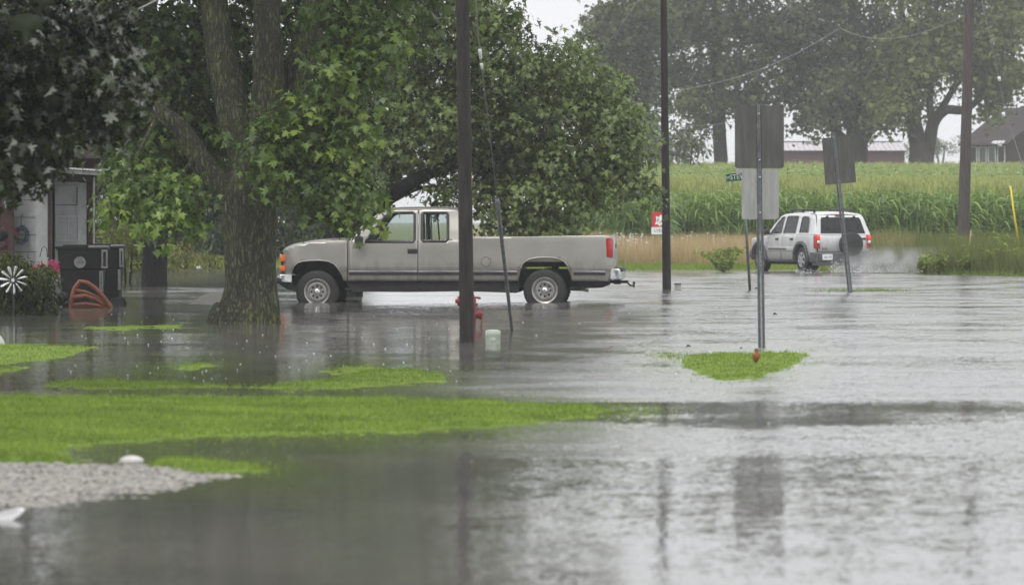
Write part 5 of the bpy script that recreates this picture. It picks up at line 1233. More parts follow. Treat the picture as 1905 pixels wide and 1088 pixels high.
mb = MB(); c = W(1413, 255, Ys)-L0; plate(mb, c+Vector((0, .03, 0)), 91.5*Ys/FPX, 117*Ys/FPX, .035, .004); sp1 = mb.build('large_sign_plate', M['signdark'], t)
mb = MB(); c2 = W(1414.7, 361.5, Ys)-L0; plate(mb, c2+Vector((0, .03, 0)), 69.5*Ys/FPX, 93*Ys/FPX, .032, .004); sp2 = mb.build('small_sign_plate', M['signlight'], t)
for y_, pr in ((212, sp1), (298, sp1), (330, sp2), (396, sp2)):
    mb = MB(); cc = W(1411.5+(y_-194)*.0145, y_, Ys)-L0; mb.lathe([(.011, 0), (.011, -.012), (.002, -.014)], cc+Vector((0, -.003, 0)), 'Y', 6); mb.build('bolt', M['chrome'], pr)
Y2s = YG(543.5)
t = empty('road_sign', (X_(1582.5, Y2s), Y2s, 0), 'blank grey sign back leaning left on its post in front of the off-road car', 'road sign'); L0 = t.location
mb = MB(); a = W(1583, 551, Y2s); b = W(1546, 240, Y2s)
a = W(1582.5, 550, Y2s); b = W(1549.5, 247, Y2s); upost(mb, a-L0, b-L0, .10); mb.build('post', M['galv'], t)
mb = MB(); plate(mb, W(1561, 298.5, Y2s)-L0+Vector((0, .035, 0)), 57.5*Y2s/FPX, 87*Y2s/FPX, .035, .004, R(-4.6)); mb.build('sign_plate', M['signdark'], t)
# street name sign
Y3s = YG(539)
t = empty('street_sign', (X_(1395, Y3s), Y3s, 0), 'green street name sign with white letters, half hidden by the small sign back', 'street sign'); L0 = t.location
mb = MB(); a = W(1395.5, 546, Y3s)-L0; b = W(1382, 322, Y3s)-L0; mb.tube([a, b], .030, n=12); mb.build('post', M['galv'], t, True)
c = W(1382, 328.5, Y3s)-L0; Mx = Matrix.Translation(c) @ Matrix.Rotation(R(-5), 4, 'Y') @ Matrix.Rotation(R(6), 4, 'Z')
mb = MB(); wS, hS = 64*Y3s/FPX, 14.5*Y3s/FPX; mb.rbox(-wS/2, wS/2, -.05, -.046, -hS/2, hS/2, .0015, M=Mx); bl = mb.build('name_blade', M['green'], t)
tx_ = text_obj('lettering', 'STEV', .145, M['white'], bl, Mx @ Vector((-.145, -.054, .0)), (R(90), R(-5), R(6)), sx=.92)
text_obj('lettering', 'W', .07, M['white'], bl, Mx @ Vector((-.325, -.054, .0)), (R(90), R(-5), R(6)))
mb = MB(); Mx2 = Matrix.Translation(W(1379, 318, Y3s)-L0) @ Matrix.Rotation(R(-5), 4, 'Y') @ Matrix.Rotation(R(68), 4, 'Z'); mb.rbox(-.36, .36, -.002, .002, -.07, .09, .001, M=Mx2); mb.build('cross_blade', M['signlight'], t)
# yard sign behind the second pole
Yy = 131.0
t = empty('yard_sign', (X_(1226, Yy), Yy, gzf(X_(1226, Yy), Yy)), 'small red and white yard sign on wires, half hidden by the second pole', 'sign'); L0 = t.location
def rect(mb, x0, y0, x1, y1, Y, dy, th=.004, mi=0):
    a, b = W(x0, y1, Y)-L0, W(x1, y0, Y)-L0; mb.box(a.x, b.x, dy-th/2, dy+th/2, a.z, b.z, mi)
mb = MB(); rect(mb, 1212, 394, 1241, 422, Yy, 0); rp = mb.build('red_panel', M['signred'], t)
mb = MB(); rect(mb, 1212, 422.6, 1241, 436, Yy, 0); wp = mb.build('white_panel', M['white'], t)
mb = MB(); pts = [W(x, y, Yy)-L0 for x, y in ((1220, 402), (1226, 404), (1229, 399), (1233, 403), (1237, 402), (1236, 410), (1239, 415), (1232, 418), (1227, 421), (1223, 417), (1218, 418), (1221, 411))]
mb.prism([(p.x, p.z) for p in pts], -.010, -.004); mb.build('emblem', M['white'], rp)
text_obj('lettering', 'F', .16, M['black'], rp, W(1224.5, 411, Yy)-L0+Vector((0, -.014, 0)), (R(90), 0, 0))
text_obj('lettering', 'LYDE', .12, M['black'], wp, W(1226, 429.5, Yy)-L0+Vector((0, -.006, 0)), (R(90), 0, 0), sx=1.1)
mb = MB()
for x_ in (1218, 1236): a = W(x_, 436, Yy)-L0; mb.tube([a, (a.x, 0, -.1)], .005, n=5)
mb.build('wire_stand', M['wiredark'], t)

# small things in the water
Yh = YG(612)
t = empty('fire_hydrant', (X_(872.5, Yh), Yh+.6, -.11), 'red fire hydrant hidden behind the first pole, its nozzles showing at both sides', 'hydrant')
k = Yh/FPX; mb = MB(); r_ = .095
mb.lathe([(r_*1.5, -.1), (r_*1.5, .0), (r_*1.05, .02), (r_, .06), (r_, .40), (r_*1.25, .41), (r_*1.25, .45), (r_*1.0, .46), (r_*.95, .50), (r_*.7, .57), (r_*.3, .60), (.028, .61), (.028, .66), (.02, .665)], (0, 0, 0), n=24); mb.build('barrel', M['red'], t, True, auto=40)
for s_ in (-1, 1):
    mb = MB(); mb.lathe([(.055, s_*.08), (.055, s_*.13), (.07, s_*.135), (.07, s_*.165), (.03, s_*.17), (.03, s_*.195)], (0, 0, .30 if s_ > 0 else .48), 'X', 14, cap=True); mb.build('nozzle', M['red'], t, True, auto=40)
    if s_ > 0:
        mb = MB(); mb.tube([(.18, -.02, .29), (.165, -.02, .15), (.15, -.03, .04), (.16, -.03, -.05)], [.012, .011, .014, .02], n=6); mb.build('cap_chain', M['red'], t, True)
        mb = MB(); mb.tube([(-.02, 0, .52), (.10, 0, .53), (.155, 0, .52)], .018, n=6); mb.build('flag_bracket', M['red'], t, True)
mb = MB(); mb.lathe([(.075, -.10), (.075, -.14), (.09, -.145), (.09, -.17), (.03, -.18)], (0, 0, .30), 'Y', 14, cap=True); mb.build('pumper_nozzle', M['red'], t, True, auto=40)
Yb1 = YG(640)
t = empty('cable_pedestal', (X_(917, Yb1), Yb1, 0), 'squat pale green plastic cap standing out of the water right of the first pole', 'pedestal')
mb = MB(); r_ = 14.3*Yb1/FPX; mb.lathe([(r_*.97, -.2), (r_*.97, .10), (r_, .105), (r_, .145), (r_*.9, .165), (r_*.6, .172), (.01, .175)], (0, 0, 0), n=28); mb.build('cap', M['palegreen'], t, True, auto=40)
mb = MB(); mb.rbox(-.03, .03, -r_-.004, -r_+.01, .04, .08, .003); mb.build('latch', M['palegreen'], t)
Yb2 = YG(539.5)
t = empty('utility_box', (X_(1261, Yb2), Yb2, 0), 'tiny light grey box sticking out of the water right of the second pole', 'utility box')
mb = MB(); a = 6.8*Yb2/FPX; mb.rbox(-a*.92, a*.92, -.07, .07, -.2, .125, .01); mb.build('body', M['stone'], t, True, auto=40)
mb = MB(); mb.rbox(-a, a, -.085, .085, .12, .15, .008); mb.build('lid', M['binlight'], t, True, auto=40)
# robin on the island, seen from behind-side
Yr = YG(683)
t = empty('robin', (X_(1406.5, Yr), Yr, .035), 'small brown and rusty bird standing on the round grass island', 'bird')
def blob(mb, secs, n=12, mi=0): mb.tube([s_[0] for s_ in secs], [s_[1] for s_ in secs], n=n, mi=mi)
mb = MB(); blob(mb, [((-.004, 0, .020), .004), ((-.003, 0, .032), .015), ((.001, 0, .052), .027), ((.003, 0, .075), .032), ((.005, 0, .095), .030), ((.006, 0, .112), .021), ((.005, 0, .122), .0165), ((.004, -.002, .133), .0175), ((.003, -.004, .144), .015), ((.003, -.004, .152), .007)]); bdy = mb.build('body', M['rust'], t, True)
for s_ in (-1, 1):
    mb = MB(); blob(mb, [((s_*.018+.004, .006, .105), .004), ((s_*.026+.003, .006, .085), .011), ((s_*.022, .008, .055), .011), ((s_*.010-.002, .012, .022), .003)], 8); mb.build('wing', M['feather'], t, True)
    mb = MB(); mb.tube([(s_*.009, -.002, .03), (s_*.010, -.002, .0), (s_*.011, -.014, -.002)], .0022, n=5); mb.build('leg', M['feather'], t)
mb = MB(); mb.rbox(-.010, .006, .008, .014, -.004, .04, .002); mb.build('tail', M['feather'], t)
mb = MB(); mb.sphere((.003, -.003, .141), (.0185, .019, .0155)); mb.build('head_cap', M['feather'], t, True)
mb = MB(); mb.lathe([(.004, 0), (.003, -.006), (.0005, -.014)], (.003, -.020, .140), 'Y', 8, cap=True); mb.build('beak', M['yellow'], t, True)
# loose pebbles on the gravel
mb = MB(); r3 = random.Random(5)
for i in range(1500):
    py_ = r3.uniform(862, 945); px_ = r3.uniform(-20, 440); Y = YG(py_); X = X_(px_, Y); s_ = isl(np.array([X]), np.array([Y]), GRAVELS[:1])[0]
    if s_ < -.03: continue
    r_ = r3.uniform(.004, .012); mb.sphere((X, Y, min(.06, max(0, s_*.16))+r_*.2), (r_, r_*r3.uniform(.7, 1.2), r_*.6), mi=r3.randrange(3), n=5)
tag(mb.build('pebbles', [M['gravel_dark'], M['gravel'], M['binlight']], None, True), kind='stuff')
# bits afloat
for x, y, r_, lb in ((1442, 586, .035, 'curled dark leaf afloat right of the tall sign post'), (1281, 646, .028, 'dark leaf afloat above the left end of the round island'), (1407, 538, .04, 'dark bit afloat between the street sign post and the tall post'), (1379, 649, .018, 'tiny dark speck of debris behind the round island')):
    Y = YG(y); mb = MB(); mb.tube([(-r_, 0, .0), (-r_*.3, .01, r_*.7), (r_*.3, 0, r_*.5), (r_, -.01, .004)], [r_*.1, r_*.4, r_*.35, r_*.06], n=6)
    o = mb.build('floating_leaf', M['under'], None, True); o.location = (X_(x, Y), Y, .004); o.rotation_euler = (0, 0, random.uniform(-.5, .5)); tag(o, lb, 'leaf', 'debris afloat')
Yst = YG(864)
mb = MB(); mb.sphere((0, 0, 0), (.075, .07, .035), n=14)
o = mb.build('white_stone', M['stone'], None, True); o.location = (X_(245, Yst), Yst, .022); tag(o, 'smooth pale stone on the far edge of the gravel', 'stone')
Ydd = YG(966)
t = empty('downspout_end', (X_(-40, Ydd), Ydd, 0), 'white plastic wedge poking in at the left edge below the gravel', 'downspout')
mb = MB(); L0 = t.location; pts = [W(x, y, Ydd)-L0 for x, y in ((-160, 975), (0, 957), (36, 946), (43, 949), (38, 957), (0, 981), (-160, 1010))]
mb.prism([(p.x, p.z) for p in pts], -.03, .10); mb.build('spout', M['white'], t); mb = MB(); pts = [W(x, y, Ydd)-L0 for x, y in ((-160, 971), (0, 953), (33, 943), (36, 946), (0, 957), (-160, 975))]
mb.prism([(p.x, p.z) for p in pts], -.035, -.02); mb.build('rim_edge', M['white'], t)
Ye = YG(641)
t = empty('garden_edging', (X_(-3, Ye), Ye, 0), 'pale rounded garden ornament cut by the left edge above the upper lawn', 'ornament')
mb = MB(); mb.lathe([(.10, -.05), (.10, .02), (.07, .08), (.03, .12), (.01, .13)], (-.02, 0, 0), n=18); mb.build('body', M['stone'], t, True)
mb = MB(); mb.tube([(-.02, 0, .12), (-.02, 0, .17)], .01, n=6); mb.build('knob', M['stone'], t)
# splashes of the rain
mb = MB()
for i in range(130):
    py_ = 575+330*random.random()**1.5; px_ = random.uniform(100, 1850); Y = YG(py_)
    if i % 3: px_ = random.uniform(120, 860); py_ = random.uniform(575, 740); Y = YG(py_)
    X = X_(px_, Y)
    if isl(np.array([X]), np.array([Y]), LAWNS+GRAVELS)[0] > -.05: continue
    r_ = random.uniform(.004, .010)*min(1, Y/60+.1); z = r_*random.uniform(.3, 2.2); mb.sphere((X, Y, z), (r_, r_, r_*random.uniform(.8, 1.3)), n=6)
tag(mb.build('rain_splashes', M['foam'], None, True), kind='stuff')

# ---------------------------------------------------------------- garage at the left
YW_ = 76.0
Hs = empty('garage_house', (X_(60, YW_), YW_, -.05), 'brown and white garage end of a house at the left edge, under drooping leaves', 'house'); L0 = Hs.location.copy()
SHEAR = Matrix(((1, -.10, 0, 0), (0, 1, 0, 0), (0, 0, 1, 0), (0, 0, 0, 1)))     # side walls run a little to the left
def bp(mb, x0, y0, x1, y1, Y, d0, d1, mi=0, bev=0):
    """box: photo-pixel rectangle at distance Y, from Y+d0 to Y+d1 (real depth)"""
    a, b = W(x0, y1, Y)-L0, W(x1, y0, Y)-L0; yy = Y-L0.y
    if bev: mb.rbox(a.x, b.x, yy+d0, yy+d1, a.z, b.z, bev, mi)
    elif d1 > 2: mb.box(a.x, b.x, yy+d0, yy+d1, a.z, b.z, mi, M=SHEAR)
    else: mb.box(a.x, b.x, yy+d0, yy+d1, a.z, b.z, mi)
def part(name, mat, boxes, Y=YW_, parent=Hs, bev=0):
    mb = MB()
    for b in boxes: bp(mb, *b[:4], Y, *b[4:], bev=bev)
    return mb.build(name, mat, parent, bool(bev), auto=40 if bev else None)
part('wall', M['brownwall'], [(-420, 296, 27, 585, -1.2, 7), (27, 296, 176, 338, -.4, 7), (163, 338, 176, 585, -.30, 7), (27, 338, 163, 590, .30, 7)])
# board lines of the left wall
dk = part('garage_door', M['offwhite'], [(28, 343, 72, 585, -.36, .29)])
for y_ in (372, 404, 436, 468, 500, 530): part('panel_groove', M['under'], [(29, y_, 71, y_+.9, -.364, -.3)], parent=dk)
part('side_panel', M['offwhite'], [(73, 340, 96, 590, -.55, .29)])
part('corner_post', M['brownwall'], [(96.5, 338, 101.5, 592, -.7, -.56)])
dr = part('entry_door', M['offwhite'], [(102, 345, 146, 585, .0, .29)])
part('door_frame', M['offwhite'], [(147, 340, 162.5, 585, -.15, .29), (102, 338.5, 146.5, 344.5, -.1, .29)])
part('door_window', M['offwhite'], [(107, 404, 126, 446, -.02, .0), (129, 404, 144, 446, -.02, .0)], parent=dr)
part('window_bead', M['white'], [(106, 401.5, 145.5, 403.6, -.03, .0), (106, 446.4, 145.5, 448.5, -.03, .0), (126.5, 404, 128.5, 446, -.03, .0), (104.5, 404, 106.5, 446, -.03, .0)], parent=dr)
part('panel_groove', M['under'], [(103, 381, 143, 382, -.012, 0), (142.6, 348, 143.8, 381, -.012, 0)], parent=dr)
wn = part('window', M['offwhite'], [(-30, 348, 12, 470, -1.26, -1.21)]); part('pane', M['tint'], [(-26, 353, 7.5, 465, -1.28, -1.263)], parent=wn)
part('downspout', M['tin'], [(177, 330, 180, 580, -.42, -.34)], bev=.01)
# eave: sloping fascia with corrugated sheet, roof slope above
mb = MB(); a, b = W(70, 314, YW_)-L0, W(206, 322, YW_)-L0
mb.add([a+Vector((0, -1.2, 0)), b+Vector((0, -1.2, 0)), b+Vector((0, -1.2, -.06)), a+Vector((0, -1.2, -.06)), a+Vector((0, -1.16, 0)), b+Vector((0, -1.16, 0)), b+Vector((0, -1.16, -.06)), a+Vector((0, -1.16, -.06))], [(0, 1, 2, 3), (4, 7, 6, 5), (0, 4, 5, 1), (3, 2, 6, 7), (0, 3, 7, 4), (1, 5, 6, 2)])
mb.build('eave_board', M['tin'], Hs)
mb = MB(); P = []
for k in range(97):
    t_ = k/96; e_ = a.lerp(b, t_)+Vector((0, -1.28, .025+.012*math.sin(k*math.pi/2))); P.append([e_, e_+Vector((0, 1.0, .03))])
mb.grid(P); o = mb.build('porch_roof', M['tin'], Hs, True); so = o.modifiers.new('t', 'SOLIDIFY'); so.thickness = .01
rf = MB(); A_ = W(-430, 292, YW_)-L0; B_ = W(196, 296, YW_)-L0
rf.prism([(A_.x, A_.z), (B_.x, B_.z), (B_.x, B_.z+.15), ((A_.x+B_.x)/2, B_.z+1.9), (A_.x, A_.z+.15)], -.75, 7.3, M=SHEAR); rf.build('roof', M['shingle'], Hs)
lp = part('wall_lamp', M['tin'], [(24, 366, 37, 381, -1.42, -1.2)], bev=.025); part('lamp_glass', M['clear'], [(26, 381, 35, 388, -1.39, -1.24)], parent=lp, bev=.015)

# wreath, bins, lounger frame, planter, spinner
Yw = YW_-.45
wr_ = empty('door_wreath', W(40, 437, Yw), 'faded blue grey round wreath hanging on the white garage door', 'wreath')
mb = MB(); r_ = 9.5*Yw/FPX*1.0
mb.tube([(r_*math.cos(t_)*.95, 0, r_*1.25*math.sin(t_)) for t_ in np.linspace(0, 2*math.pi, 25)[:-1]], .022, n=8, closed=True); mb.build('ring', M['seat'], wr_, True)
n_ = 420; t_ = rng.uniform(0, 6.283, n_); P = np.stack([np.cos(t_)*r_*.95, rng.normal(0, .015, n_)-.02, np.sin(t_)*r_*1.25], -1)+rng.normal(0, .012, (n_, 3)); O = np.stack([np.cos(t_), t_*0-.3, np.sin(t_)], -1)
V, F, k = scatter(LEAF4, P, np.array([0, -1, 0.])+rng.normal(0, .4, (n_, 3)), O+rng.normal(0, .5, (n_, 3)), rng.uniform(.03, .06, n_)); np_mesh('foliage', V, F, M['bluegrey'], wr_, fattr=np.repeat(rng.random(n_), k))
mb = MB(); mb.tube([(0, 0, r_*1.25), (-.01, 0, r_*1.25+.22), (.02, 0, r_*1.25+.26), (.02, 0, r_*1.25+.20)], .006, n=5); mb.build('hook', M['trim'], wr_)

def wheelie_bin(px0, px1, pyt, pyb, Y, label, lid_open, emblem):
    cxp = (px0+px1)/2; t = empty('wheelie_bin', (X_(cxp, Y), Y, 0), label, 'bin', 'two dark wheeled bins by the garage'); L = t.location; k = Y/FPX
    w_ = (px1-px0)*k/2; H_ = Z_(pyt, Y); mb = MB()
    # tapered tub, handle side to the right (+x)
    secs = [(-.15, .74, .70), (.0, .76, .72), (H_*.62, .86, .84), (H_*.63, .91, .88), (H_*.93, .95, .95), (H_*.945, 1.0, 1.0), (H_*.965, 1.0, 1.0)]
    P = []
    for z, fx, fy in secs:
        a_, b_ = w_*fx, .36*fy; r = .05; ring = []
        for cx, cy, a0 in ((a_-r, b_-r, 0), (-a_+r, b_-r, 90), (-a_+r, -b_+r, 180), (a_-r, -b_+r, 270)):
            for q_ in range(5): aa = R(a0+q_*22.5); ring.append((cx+r*math.cos(aa)+w_*(.02+.03*z), cy+r*math.sin(aa), z))
        P.append(ring+[ring[0]])
    mb.grid(P); mb.build('tub', M['bin'], t, True, auto=30)
    mb = MB(); mb.rbox(-w_*1.0, w_*1.06, -.38, .38, H_*.965, H_*1.0, .012); mb.rbox(-w_*.7, w_*.9, -.28, .28, H_*1.0, H_*1.025, .01); mb.build('lid', M['bin'], t, True, auto=40)
    mb = MB(); mb.rbox(w_*.34, w_*1.16, -.385, -.30, H_*.972, H_*1.012, .012); mb.build('lid_edge', M['binlight'], t, True, auto=40)
    # handle brackets on the right side: upper and lower loops
    hd = MB()
    for (z0, z1, x0, x1) in ((H_*.64, H_*.95, .86, 1.10), (H_*.26, H_*.60, .78, .92)):
        x0, x1 = w_*x0, w_*x1
        hd.rbox(x0, x0+.028, -.385, -.33, z0, z1, .008); hd.rbox(x1-.022, x1, -.385, -.33, z0+.02, z1, .008); hd.rbox(x0, x1, -.386, -.33, z1-.05, z1, .008); hd.rbox(x0, x1, -.386, -.33, z0, z0+.03, .008)
    hd.build('handle', M['binlight'], t, True, auto=40)
    for s_ in (-1, 1):
        mb = MB(); mb.lathe([(.03, -.03), (.12, -.03), (.13, 0), (.12, .03), (.03, .03)], (w_*.66, s_*.33, .02), 'Y', 20, cap=True); mb.build('wheel', M['rubber'], t, True, auto=40)
    if emblem:
        mb = MB(); mb.lathe([(.01, -.006), (.10, -.006), (.10, .0)], (0.0, -.362, H_*.74), 'Y', 28); e_ = mb.build('round_emblem', M['binlight'], t)
        mb = MB()
        for z_, x0, x1 in ((.012, -.06, -.02), (.012, -.01, .03), (.012, .04, .065), (-.014, -.05, .0), (-.014, .012, .055)): mb.box(x0, x1, -.3705, -.368, H_*.74+z_-.005, H_*.74+z_+.005)
        mb.build('emblem_marks', M['signdark'], e_)
    return t
wheelie_bin(106, 199, 458, 572, 73.5, 'front dark wheeled bin with a pale round emblem, right beside the white entry door', 0, True)
wheelie_bin(166, 230, 456, 560, 75.0, 'second dark wheeled bin without emblem, tucked behind the first one', 0, False)
Yo = 72.6
t = empty('garden_chair', (X_(160, Yo), Yo, 0), 'orange slatted plastic chair back lying half sunk in front of the bins', 'chair'); L0 = t.location.copy()
def bars(name, lines, w_, mat=M['orange']):
    mb = MB()
    for ln in lines:
        P = [W(x, y, Yo)-L0 for x, y in ln]; mb.tube([p+Vector((0, .05*i/len(P), 0)) for i, p in enumerate(P)], w_*Yo/FPX/2, n=8)
    mb.build(name, mat, t, True)
bars('outer_frame', [[(131, 585), (133, 556), (139, 535), (148, 523.5), (162, 526), (177, 536), (192, 552), (204, 568), (207, 582)]], 8.5)
bars('slat', [[(135, 553), (158, 550), (178, 556), (196, 570)]], 9)
bars('slat', [[(140, 539), (160, 543), (180, 552), (197, 566)]], 6)
bars('slat', [[(133, 567), (160, 565), (185, 569), (200, 574)]], 7)
bars('cross_bar', [[(134, 571), (170, 570), (203, 572)]], 3)
mb = MB()
for p_, r_ in (((112, 560), .09), ((120, 553), .12), ((126, 565), .10)): c = W(*p_, 73.2); mb.sphere(c-Vector((X_(118, 73.2), 73.2, 0)), (r_, .1, r_*.9), n=8)
o = mb.build('refuse_sack', M['bin'], None, True); o.location = (X_(118, 73.2), 73.2, 0); tag(o, 'small black bag slumped at the left foot of the front bin', 'bag')

def bush_np(name, label, cat, px_, pyb, Y, cls, mat, dens=16, size=.07, spr=.12, tm=LEAF4, up=.6):
    t = empty(name, (X_(px_, Y), Y, -.05), label, cat); mb = MB()
    for k in range(3): mb.tube([(.04*(k-1), 0, -.05), (.14*(k-1), .02, .35), (.25*(k-1), 0, .7)], [.025, .02, .008], n=6)
    mb.build('stem', M['barkdark'], t); crown('foliage', t, cls, dens, 10, spr, size, tm, mat, up=up, zmin=.0, vr=.2); return t
Yj = 67.5
bush_np('juniper_shrub', 'dark juniper shrub with yellowish tips behind the metal spinner at the left edge', 'shrub', 40, 600, Yj,
  [C(x, y, Yj+dy, rx, ry, .35, 1, tn) for x, y, rx, ry, dy, tn in ((20, 570, 44, 30, 0, .1), (60, 560, 36, 36, .1, .12), (-30, 560, 50, 50, 0, .15), (20, 520, 40, 30, 0, .25), (65, 515, 26, 16, 0, .55), (15, 485, 26, 14, .1, .75), (35, 495, 22, 10, 0, .6), (75, 535, 22, 20, 0, .2), (-20, 500, 40, 24, .1, .5), (80, 505, 18, 10, -.1, .7), (85, 575, 14, 20, 0, .1))], M['juniper'], 110, .065, .09)
fl = empty('flower_basket', (X_(92, 68.6), 68.6, 0), 'white post topped with a basket of pink and red flowers beside the juniper', 'flowers'); L0 = fl.location.copy()
mb = MB(); mb.rbox(-.085, .06, -.05, .05, -.1, Z_(520, 68.6), .015); mb.build('post', M['offwhite'], fl, True, auto=40)
mb = MB(); mb.lathe([(.10, 0), (.17, .12), (.18, .15), (.15, .15)], (0, -.04, Z_(528, 68.6)), n=18); mb.build('basket', M['offwhite'], fl, True)
for nm, mt, lst, n_, sz in (('pink_flowers', 'pink', [(98, 491, 8, 5), (103, 498, 5, 5)], 130, .045), ('red_flowers', 'redp', [(97, 508, 8, 7), (90, 518, 9, 4), (78, 494, 6, 3), (60, 498, 6, 2), (104, 511, 4, 5)], 200, .045), ('white_flowers', 'whitep', [(84, 483, 6, 6), (77, 489, 4, 3)], 60, .03)):
    P = []
    for i in range(n_): x, y, rx, ry = random.choice(lst); P.append(W(x+random.gauss(0, rx*.5), y+random.gauss(0, ry*.5), 68.6+random.gauss(-.12, .05))-L0)
    P = np.array([tuple(p) for p in P]); k = len(P); V, F, m = scatter(LEAF4, P, rng.normal(0, 1, (k, 3))+np.array([0, -1, .6]), rng.normal(0, 1, (k, 3)), rng.uniform(.7, 1.3, k)*sz)
    np_mesh(nm, V, F, M[mt], fl, fattr=np.repeat(rng.random(k), m))
P, O, T_ = crown_pts([C(82, 510, 68.6, 20, 9, .12, 1, .6)], 60, 8, .06); P -= np.array(L0); V, F, m = scatter(LEAF4, P, O+np.array([0, 0, .5]), O+rng.normal(0, .4, P.shape), rng.uniform(.03, .06, len(P))); np_mesh('foliage', V, F, M['juniper'], fl, fattr=np.repeat(np.clip(T_+.2, 0, 1), m))
mb = MB(); mb.tube([W(74, 478, 68.5)-L0, W(78, 462, 68.5)-L0, W(83, 458, 68.5)-L0, W(87, 464, 68.5)-L0, W(88, 480, 68.5)-L0], .007, n=5); mb.build('wire_handle', M['wiredark'], fl)
Ysn = 66.6
sp_ = empty('garden_spinner', (X_(24, Ysn), Ysn, 0), 'silver many bladed metal garden spinner in front of the juniper shrub', 'garden spinner'); L0 = sp_.location.copy()
c = W(24.5, 521, Ysn)-L0
for k in range(11):
    mb = MB(); a = 2*math.pi*k/11+.25; Mx = Matrix.Translation(c) @ Matrix.Rotation(a, 4, 'Y') @ Matrix.Rotation(R(28), 4, 'Z')
    P = [[Mx @ Vector((x*w_, .012*abs(x), z)) for x in (-1, -.5, 0, .5, 1)] for z, w_ in ((.05, .008), (.10, .018), (.17, .026), (.212, .024), (.222, .014))]
    mb.grid(P); o = mb.build('blade', M['chrome'], sp_, True); o.modifiers.new('t', 'SOLIDIFY').thickness = .003
mb = MB(); mb.lathe([(.03, -.03), (.034, .0), (.03, .03)], c, 'Y', 16, cap=True); mb.build('hub', M['chrome'], sp_, True, auto=40)
mb = MB(); mb.tube([c+Vector((0, .05, 0)), (c.x, c.y+.05, -.15)], .012, n=8); mb.build('stem', M['wiredark'], sp_)
stk = empty('garden_stake', (X_(29.5, YG(639)), YG(639), 0), 'thin dark stake standing at the upper edge of the left lawn patch', 'stake')
mb = MB(); mb.tube([(0, 0, -.1), (0, 0, .20), (.003, 0, .30)], .007, n=6); mb.build('rod', M['wiredark'], stk); mb = MB(); mb.sphere((.003, 0, .31), .011, n=6); mb.build('tip', M['wiredark'], stk)
hb = empty('hanging_plant', (X_(4, 72.0), 72.0, Z_(420, 72)), 'dark reddish hanging plant in front of the brown wall at the left edge', 'plant'); L0 = hb.location.copy()
mb = MB(); mb.lathe([(.04, -.26), (.10, -.20), (.13, -.08), (.12, -.08)], (0, 0, 0), n=14); mb.build('pot', M['bin'], hb, True)
mb = MB(); mb.tube([(0, 0, 0), (0, 0, 1.2)], .005, n=4); mb.build('hanger', M['wiredark'], hb)
M['redleaf'] = leafmat('dark_red_leaves', (.05, .015, .02), (.16, .05, .06), rough=.5, trans=.3, spec=.3)
P, O, T_ = crown_pts([C(6, 425, 72, 20, 10, .15, 1, .4), C(2, 452, 72, 12, 24, .12, 1, .5)], 26, 6, .06); P -= np.array(L0); V, F, m = scatter(LEAF4, P, O+np.array([0, 0, .5]), O+np.array([0, 0, -.8]), rng.uniform(.07, .13, len(P))); np_mesh('foliage', V, F, M['redleaf'], hb, fattr=np.repeat(np.clip(T_, 0, 1), m))
# litter along the far left shore
for x, y, w_, lb in ((338, 494, .16, 'white scrap at the far shore, with an upright corner, left of the trunk'), (371, 496, .2, 'flat white scrap lying on the far shore nearest the mossy trunk')):
    Y = 133.0; mb = MB(); mb.rbox(-w_/2, w_/2, -.05, .05, 0, .05, .01); mb.tube([(-w_*.2, 0, .03), (-w_*.1, 0, .12 if x == 338 else .05)], [.03, .015], n=6)
    o = mb.build('litter', M['white'], None, True); o.location = (X_(x, Y), Y, .0); tag(o, lb, 'litter')

# ---------------------------------------------------------------- far buildings
Yb3 = 335.0
bn = empty('long_barn', (X_(1560, Yb3), Yb3, 2.3), 'long low maroon barn with a pale metal roof beyond the corn', 'barn'); L0 = bn.location.copy()
a = W(1445, 300, Yb3)-L0; b = W(1683, 279.5, Yb3)-L0
mb = MB(); mb.box(a.x, b.x, 0, 9, -.5, b.z); mb.build('wall', M['barnwall'], bn)
mb = MB(); rz = Z_(265, Yb3+4.5)-L0.z
mb.prism([(0, 0), (0, 0)], 0, 0) if False else None
mb.add([(a.x-.2, -.3, b.z-.04), (b.x+.2, -.3, b.z-.04), (b.x+.2, 4.5, rz), (a.x-.2, 4.5, rz), (b.x+.2, 9.3, b.z-.04), (a.x-.2, 9.3, b.z-.04)], [(0, 1, 2, 3), (3, 2, 4, 5), (0, 3, 5), (1, 4, 2), (0, 5, 4, 1)])
ro = mb.build('roof', M['barnroof'], bn); mb = MB()
nrib = 26
for k in range(nrib+1):
    x = a.x-.15+(b.x-a.x+.3)*k/nrib; mb.tube([(x, -.3, b.z-.01), (x, 4.5, rz+.03)], .035, n=4)
mb.build('roof_rib', M['barnroof'], ro)
mb = MB(); mb.tube([(a.x-.2, 4.5, rz+.03), (b.x+.2, 4.5, rz+.03)], .07, n=6); mb.build('ridge_cap', M['brownroof'], ro)
Yr3 = 285.0; s3 = FPX/Yr3
hr = empty('brown_house', (X_(1871, Yr3), Yr3, 2.0), 'brown roofed house with white framed windows at the right edge beyond the corn', 'house'); L0 = hr.location.copy()
c0 = W(1871.5, 300, Yr3)-L0; ez = Z_(262.5, Yr3)-L0.z; rdg = Z_(197, Yr3)-L0.z
th = R(47); dl = Vector((-math.sin(th)*1, math.cos(th), 0)); dw = Vector((math.cos(th), math.sin(th), 0))
lat = 67/s3/math.sin(th); half = 88/s3/math.cos(th)
def pt(l, w_, z): p = c0+dl*l+dw*w_; return Vector((p.x, p.y, z))
mb = MB()
